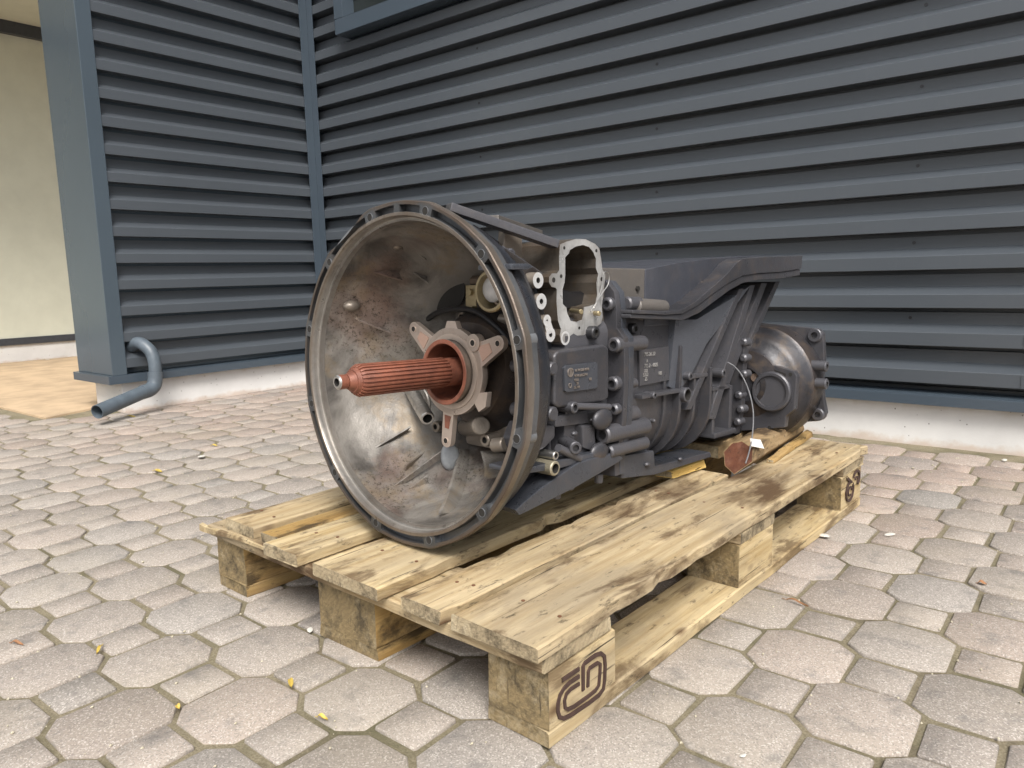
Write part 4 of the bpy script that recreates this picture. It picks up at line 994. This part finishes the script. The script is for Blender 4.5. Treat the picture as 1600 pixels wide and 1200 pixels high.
# --- section with the cast numbers
ctx = MB().prism_y([(0.4352, 0.0259), (0.5384, 0.0294), (0.5441, -0.0372), (0.4399, -0.0397)], -.157, -.140).build('number_panel', MCAST, gear, bevel=.001)
MTX2 = m_simple('bright_lettering', (.42, .41, .40), .4, .5)
lines([('715 26 22', 0.4494, 0.0147, 0.01, 0.95), ('A', 0.4574, 0.0023, 0.009, 0.9), ('715 2 - 6025', 0.4503, -0.0069, 0.0105, 0.88), ('222', 0.4506, -0.0152, 0.009, 0.9), ('5352', 0.4469, -0.0231, 0.01, 0.9), ('185', 0.5004, -0.0237, 0.0095, 0.9), ('25', 0.4533, -0.0311, 0.0095, 0.9)], -0.1586, ctx, MTX2)
for (a, b, h_, n_) in [((0.4317, -0.16, -0.059), (0.5741, -0.16, -0.0599), 0.006, 'side_rib')]:
    MB().box((a[0], -.168, a[2]-.004), (b[0], -.14, a[2]+.004)).build(n_, MCAST, gear, bevel=.002)
for p, r_ in [((0.4696, -0.172, -0.0591), 0.0068), ((0.6018, -0.172, -0.033), 0.0085), ((0.7436, -0.172, -0.0369), 0.0095)]:
    MB().cyl(p, (p[0], -.12, p[2]), r_, n=20, hole=r_*.45, hd=.003, hmi=1, bev=.0015).build('small_bolt', [MCAST, MBOLT], gear)
for p, r_ in [((0.4598, -0.16, -0.1127), 0.0085), ((0.4912, -0.16, -0.1116), 0.004)]:
    MB().cyl(p, (p[0], -.14, p[2]), r_, n=20, bev=.0015).build('plug', MCAST, gear)
p = (0.584, -0.176, -0.0684); MB().cyl(p, (p[0], -.12, p[2]), .0150, n=28, hole=.0112, hd=.03, hmi=1, bev=.0015).build('lug_eye', [MCAST, MHOLE], gear)
# ring ribs following the belly
def ringrib(x0, x1, grow, name='belly_rib', zt=.02, mat=None):
    a = rsec(x0, .150+grow, .12, zt, -.205-grow*.3, .004, .11); b = rsec(x1, .150+grow, .12, zt, -.205-grow*.3, .004, .11)
    MB().loft([a, b], 0, False).build(name, mat or MCAST, gear, bevel=.0015, ang=45)
for x_, g_, zt_ in [(0.5262, 0.006, 0.0), (0.5675, 0.016, 0.03), (0.6287, 0.014, -0.03), (0.6855, 0.02, -0.02)]:
    ringrib(x_, x_+.009, g_, zt=zt_)
MB().box((0.6105, -.166, -.040), (0.6826, -.13, -.032)).build('side_rib', MCAST, gear, bevel=.002)
MB().box((0.7177, -.160, -.075), (0.7978, -.10, -.066)).build('side_rib', MCAST, gear, bevel=.002)
MB().box((0.7234, -.165, -.178), (0.8233, -.08, -.166)).build('foot_pad', MCAST, gear, bevel=.003)
MB().box((0.7232, -.158, -.170), (0.7348, -.10, -.070)).build('side_rib', MCAST, gear, bevel=.002)
MB().box((0.8009, -.158, -.170), (0.8133, -.10, -.070)).build('side_rib', MCAST, gear, bevel=.002)

# --- curved upper frame: side wall, swept lip and gussets
lipc = [(0.3599, 0.0955), (0.469, 0.0916), (0.5286, 0.0931), (0.5863, 0.1084), (0.6495, 0.1323), (0.7168, 0.155), (0.7741, 0.1694), (0.8511, 0.1767), (0.969, 0.1826), (1.0875, 0.1933)]
lipt_ = [(0.3596, 0.1021), (0.4687, 0.0986), (0.5235, 0.1004), (0.5808, 0.1171), (0.6408, 0.1436), (0.7042, 0.1717), (0.7425, 0.1951), (0.7712, 0.2054), (0.8968, 0.2146), (1.0917, 0.2256)]
lipu = [(0.3602, 0.0878), (0.4694, 0.0834), (0.5388, 0.0808), (0.5999, 0.0934), (0.664, 0.117), (0.7265, 0.1393), (0.7843, 0.1547), (0.8621, 0.163), (0.9777, 0.1681), (1.0893, 0.178)]
def band(up, lo, y0, y1, name, mat, bev=.002):
    pts = list(up)+list(reversed(lo)); m = MB(); n = len(up)
    A = [(x, y0, z) for x, z in up]; B = [(x, y0, z) for x, z in lo]; A2 = [(x, y1, z) for x, z in up]; B2 = [(x, y1, z) for x, z in lo]
    for i in range(n-1):
        m.add([A[i], A[i+1], B[i+1], B[i]], [(0, 1, 2, 3)]); m.add([A2[i], A2[i+1], B2[i+1], B2[i]], [(3, 2, 1, 0)])
        m.add([A[i], A[i+1], A2[i+1], A2[i]], [(3, 2, 1, 0)]); m.add([B[i], B[i+1], B2[i+1], B2[i]], [(0, 1, 2, 3)])
    m.add([A[0], B[0], B2[0], A2[0]], [(0, 1, 2, 3)]); m.add([A[-1], B[-1], B2[-1], A2[-1]], [(3, 2, 1, 0)])
    return m.build(name, mat, gear, bevel=bev, ang=30)
band(lipt_, lipc, -.1905, -.150, 'frame_lip', MCAST)
band([(x, z-.0006) for x, z in lipc], lipu, -.187, -.120, 'frame_lip', MCAST)
# side wall above the lip
wl = [(0.4587, 0.1746), (0.5748, 0.1916), (0.7034, 0.2041), (0.8496, 0.2154), (1.1114, 0.2263)]
wb = [(0.4587, 0.07), (0.5748, 0.07), (0.7034, 0.11), (0.8496, 0.165), (1.1114, 0.188)]
band(wl, wb, -.152, .10, 'frame_wall', MSTAIN)
bw = [(0.3377, 0.1746), (0.4674, 0.1762)]
MB().add([(bw[0][0], -.140, bw[0][1]), (bw[1][0], -.150, bw[1][1]), (bw[1][0], -.150, .06), (bw[0][0], -.140, .06), (bw[0][0], .10, bw[0][1]), (bw[1][0], .10, bw[1][1]), (bw[1][0], .10, .06), (bw[0][0], .10, .06)],
         [(0, 1, 2, 3), (7, 6, 5, 4), (0, 4, 5, 1), (3, 2, 6, 7), (0, 3, 7, 4), (1, 5, 6, 2)]).build('upper_wall', MRAWD, gear, bevel=.003)
p = (0.4373, -0.1515, 0.1393); MB().cyl(p, (p[0], -.12, p[2]), .0048, n=14).build('bolt_hole', MHOLE, gear)
p = [(0.4012, -0.165, 0.1082), (0.5052, -0.165, 0.1051)]
MB().cyl(p[0], p[1], .0145, .0135, n=28, bev=.004).build('half_barrel', MRAWD, gear)
# curved skin under the lip and slanted gussets
skin = [(0.5477, 0.0798), (0.6294, 0.0795), (0.7642, 0.1167), (0.8686, 0.1509)]
skb = [(0.543, -0.0497), (0.5827, -0.0634), (0.6269, -0.0359), (0.6768, 0.0178)]
sk = MB(); S1 = [(x, -.165, z) for x, z in skin]; S2 = [(x, -.156, z) for x, z in skb]
S1b = [(x, -.06, z) for x, z in skin]; S2b = [(x, -.06, z) for x, z in skb]
for i in range(3):
    sk.add([S1[i], S1[i+1], S2[i+1], S2[i]], [(0, 1, 2, 3)], 0, True)
sk.add([S1[3], S2[3], S2b[3], S1b[3]], [(0, 1, 2, 3)]); sk.add([S1[0], S2[0], S2b[0], S1b[0]], [(3, 2, 1, 0)])
for i in range(3): sk.add([S1b[i], S1b[i+1], S2b[i+1], S2b[i]], [(3, 2, 1, 0)]); sk.add([S1[i], S1[i+1], S1b[i+1], S1b[i]], [(3, 2, 1, 0)]); sk.add([S2[i], S2[i+1], S2b[i+1], S2b[i]], [(0, 1, 2, 3)])
sk.build('frame_skin', MCASTB, gear)
def gusset(top, bot, y, th, name='gusset', depth=.09):
    (x0, z0), (x1, z1) = top; (x2, z2), (x3, z3) = bot
    m = MB().prism_y([(x0, z0), (x1, z1), (x3, z3), (x2, z2)], y, y+depth); return m.build(name, MCAST, gear, bevel=.0015)
gusset([(0.813, 0.1417), (0.8376, 0.1447)], [(0.5976, -0.1005), (0.6183, -0.1027)], -0.165, .008)
gusset([(0.8764, 0.1509), (0.9024, 0.1527)], [(0.7048, -0.1333), (0.7334, -0.1367)], -0.16, .008)
gusset([(0.9576, 0.158), (0.9891, 0.1585)], [(0.7771, -0.0648), (0.8136, -0.0678)], -0.15, .008)
gusset([(1.0587, 0.1628), (1.085, 0.1633)], [(0.8929, -0.0098), (0.9194, -0.0113)], -0.14, .008)
# dark web closing the space between the gussets
MB().prism_y([(0.9303, 0.1462), (1.0905, 0.1591), (0.9773, -0.0229), (0.9194, -0.1422), (0.7497, -0.1237), (0.7451, -0.0448)], -.085, .05).build('inner_web', MCAST, gear)

# --- rear housing: drum, cover, plate, lugs
XR = 1.035
def yz(l): return l
rp = [(-0.0892, 0.064), (-0.2533, 0.0527), (-0.2685, 0.0428), (-0.2743, -0.0165), (-0.2726, -0.0736), (-0.2775, -0.1139), (-0.2848, -0.1434), (-0.281, -0.1559), (-0.2681, -0.165), (-0.1858, -0.1806), (-0.0621, -0.2048)]
rpp = list(rp)+[(.16, rp[-1][1]), (.20, -.08), (.18, rp[0][1])]
MB().prism_x(rpp, XR, XR+.016).build('rear_plate', MCAST, gear, bevel=.003)
dc = (-0.1374, -0.0785, 0.1308)
dome = MB(); cy_, cz_, dr = dc
dome.lathe_x([(1.034, dr+.008), (1.020, dr+.008), (.985, dr+.004), (.978, dr-.004), (.955, dr*.90), (.945, dr*.80), (.938, dr*.66), (.925, dr*.60), (.915, dr*.30)], 80, 0, c=(cy_, cz_))
dome.build('rear_housing', MCAST, gear, fixn=False)
hp = [((1.028, -0.2508, 0.0365), 0.0165), ((1.028, -0.267, -0.1491), 0.015)]
for p, r_ in hp: MB().cyl(p, (p[0]+.02, p[1], p[2]), r_, n=24, hole=r_*.45, hd=.012, hmi=1, bev=.002).build('mounting_lug', [MCAST, MHOLE], gear)
for p in [(1.0, -0.2587, -0.0317), (1.0, -0.2606, -0.0717)]:
    MB().cyl((p[0], p[1]-.036, p[2]), (p[0], p[1]+.02, p[2]), .0125, n=22, hole=.005, hd=.006, hmi=1, bev=.002).build('side_nozzle', [MCAST, MHOLE], gear)
# bracket plate in front with a round cover
bp = [(-0.1369, 0.0002), (-0.1793, -0.0095), (-0.1877, -0.0268), (-0.2478, -0.0405), (-0.2555, -0.0515), (-0.2532, -0.1271), (-0.2348, -0.1437), (-0.233, -0.1705), (-0.1155, -0.1937), (-0.1135, -0.1414), (-0.1241, -0.0792)]
MB().prism_x(bp, .925, .945).build('bracket_plate', MCAST, gear, bevel=.003)
cc = (0.915, -0.2008, -0.09)
MB().lathe_x([(.94, .046), (.916, .046), (.913, .043), (.913, .037), (.918, .036)], 48, 0, c=(cc[1], cc[2])).cyl((.9178, cc[1], cc[2]), (.94, cc[1], cc[2]), .0365, n=40).build('round_cover', MCAST, gear, fixn=True)
for p in [(0.9245, -0.1738, -0.0201), (0.9245, -0.2411, -0.0481), (0.9245, -0.1972, -0.1747)]: MB().cyl(p, (p[0]+.01, p[1], p[2]), .0042, n=12).build('bolt_hole', MHOLE, gear)
pk = [(-0.1444, -0.0203), (-0.1806, -0.0331), (-0.2308, -0.0474), (-0.2284, -0.0592), (-0.1964, -0.0468), (-0.152, -0.0528)]
MB().prism_x(pk, .9243, .93).build('pocket', MHOLE, gear)  # dark slab on the plate, coloured as the shade of a recess
p = (0.924, -0.1587, -0.0613); MB().cyl((p[0]-.004, p[1], p[2]), (p[0]+.01, p[1], p[2]), .010, n=20, bev=.001).build('plug', m_cast('brown_plug', (.11, .075, .055), .6, .1, .8), gear)
# bumpy joint between rear case and housing
MB().prism_x([(-0.1326, 0.0657), (-0.1489, 0.0443), (-0.1542, -0.0136), (-0.1534, -0.0723), (-0.1526, -0.1314), (-0.1423, -0.1893)]+[(.10, -.17), (.13, .06)], .87, .89).build('joint_flange', MCAST, gear, bevel=.002)
for a in [(0.862, -0.1535, 0.0231), (0.862, -0.1549, -0.0131), (0.862, -0.1563, -0.0494), (0.862, -0.1458, -0.0987), (0.862, -0.1517, -0.1306), (0.862, -0.1451, -0.161)]:
    MB().cyl(a, (.895, a[1], a[2]), .0095, n=18, bev=.004).build('flange_bolt', MCAST, gear)
MB().loft([rsec(*a) for a in ((.86, .12, .12, .04, -.17, .05, .06), (.93, .13, .13, .05, -.17, .06, .06), (1.03, .13, .13, .05, -.165, .06, .06))], 0, True).build('output_case', MCAST, gear)
MB().box((.80, -.13, -.200), (.93, .09, -.172)).build('sump', MBLACK, gear, bevel=.01)

# tag wire hanging from the gusset with a paper label
wp = [(0.7707, -0.165, -0.0156), (0.774, -0.18, -0.0246), (0.7705, -0.2, -0.0438), (0.7645, -0.22, -0.0773), (0.7542, -0.235, -0.1185), (0.7198, -0.25, -0.1638), (0.6902, -0.258, -0.1903), (0.6687, -0.262, -0.2074)]
wo = MB().tube(smooth(wp, 6), .0014, 8).build('wire', m_simple('grey_wire', (.25, .25, .26), .4, .5)); wo.matrix_world = GM
tag(wo, 'thin grey wire hanging in a curve from the rear of the gearbox', 'wire')
tg = MB().add([(0.7065, -0.252, -0.163), (0.7557, -0.252, -0.1725), (0.7764, -0.252, -0.1947), (0.7139, -0.252, -0.1801)], [(0, 1, 2, 3)]); 
tgv = [Vector(v) for v in tg.v]; m = MB(); nrm = (tgv[1]-tgv[0]).cross(tgv[2]-tgv[0]).normalized()*.0004
m.add([v+nrm for v in tgv]+[v-nrm for v in tgv], [(0, 1, 2, 3), (7, 6, 5, 4), (0, 4, 5, 1), (1, 5, 6, 2), (2, 6, 7, 3), (3, 7, 4, 0)])
to = m.build('paper_tag', MPAPER); to.matrix_world = GM; tag(to, 'blank white paper tag by the wire at the rear of the gearbox', 'paper tag')

# ================================================================== litter on the ground
def leaf(name, x, y, L_, W_, rot, mat, label, z=.002):
    m = MB(); n = 10; top = []; 
    for i in range(n+1):
        t = i/n; w_ = W_*math.sin(math.pi*t)**.8*(1-.2*t); zz = .004*math.sin(math.pi*t)+.0015*math.sin(7*t)
        top.append((L_*(t-.5), -w_/2, zz+.0015)); top.append((L_*(t-.5), 0, zz)); top.append((L_*(t-.5), w_/2, zz+.0025))
    m.add(top, [(i*3+k, i*3+k+1, (i+1)*3+k+1, (i+1)*3+k) for i in range(n) for k in (0, 1)], 0, True)
    m.tube([(-L_/2, 0, 0.0005), (-L_*.72, W_*.1, .0005)], .0006, 5)
    o = m.build(name, mat, fixn=False); o.location = (x, y, z); o.rotation_euler = (0, 0, rot)
    return tag(o, label, 'leaf', 'fallen leaves on the paving')
for (x, y), L_, W_, rot, mt, lb in (
    ((-2.255, 1.035), .045, .014, .1, MLEAF, 'yellow leaf lying on the pavers left of the gearbox'),
    ((-3.317, 1.428), .055, .016, .3, MLEAF, 'pale yellow leaf on the ground close to the drain pipe'),
    ((-1.34, 0.366), .028, .006, .3, MLEAFB, 'small orange leaf on the pavers near the left edge of the photo'),
    ((-2.44, 1.324), .03, .010, .2, MLEAF, 'small yellow leaf on the pavers between drain pipe and bell housing'),
    ((-1.209, 0.437), .032, .006, -.6, MLEAF, 'thin yellow leaf in a paver joint left of the pallet'),
    ((-0.878, 0.56), .026, .008, -.5, MLEAF, 'pale yellow leaf in a joint in front of the middle block of the pallet'),
    ((-0.772, 0.535), .018, .006, .2, MLEAF, 'tiny yellow leaf near the bottom edge in front of the pallet'),
    ((-0.95, 0.432), .010, .007, 0, MLEAF, 'bright yellow speck of leaf near the lower left'),
    ((-0.395, 1.233), .040, .005, -.2, MLEAFB, 'dry brown curled leaf on the pavers right of the pallet'),
    ((-0.16, 1.499), .014, .012, 0, MLEAFB, 'small orange leaf scrap in a joint at the far right')):
    leaf('fallen_leaf', x, y, L_, W_, rot, mt, lb)
for (x, y), s_, lb in (
    ((-0.995, 0.677), .0075, 'white pebble on the pavers between the front blocks of the pallet'),
    ((-2.314, 1.208), .017, 'flat white chip on the pavers left of the bell housing'),
    ((-0.459, 1.589), .013, 'broken white chip beside the right edge of the pallet'),
    ((-0.35, 1.675), .011, 'pale chip in a joint to the right of the pallet'),
    ((-6.55, 2.231), .016, 'small round silver white thing on the tan concrete at far left'),
    ((-0.31, 0.789), .004, 'tiny white pebble near the bottom right of the pallet'),
    ((-0.234, 2.514), .010, 'small white chip close to the plinth at the far right')):
    m = MB().ball((0, 0, 0), s_, 1, .7, .22, n=10); rp_ = random.Random(int(x*999)); m.v = [(a*rp_.uniform(.8, 1.2), b*rp_.uniform(.8, 1.2), c) for a, b, c in m.v]; m.sm = [False]*len(m.sm); o = m.build('pebble', MPEB); o.location = (x, y, s_*.3+.001); o.rotation_euler = (0, .1, x*7)
    tag(o, lb, 'pebble', 'pale chips and pebbles on the paving')
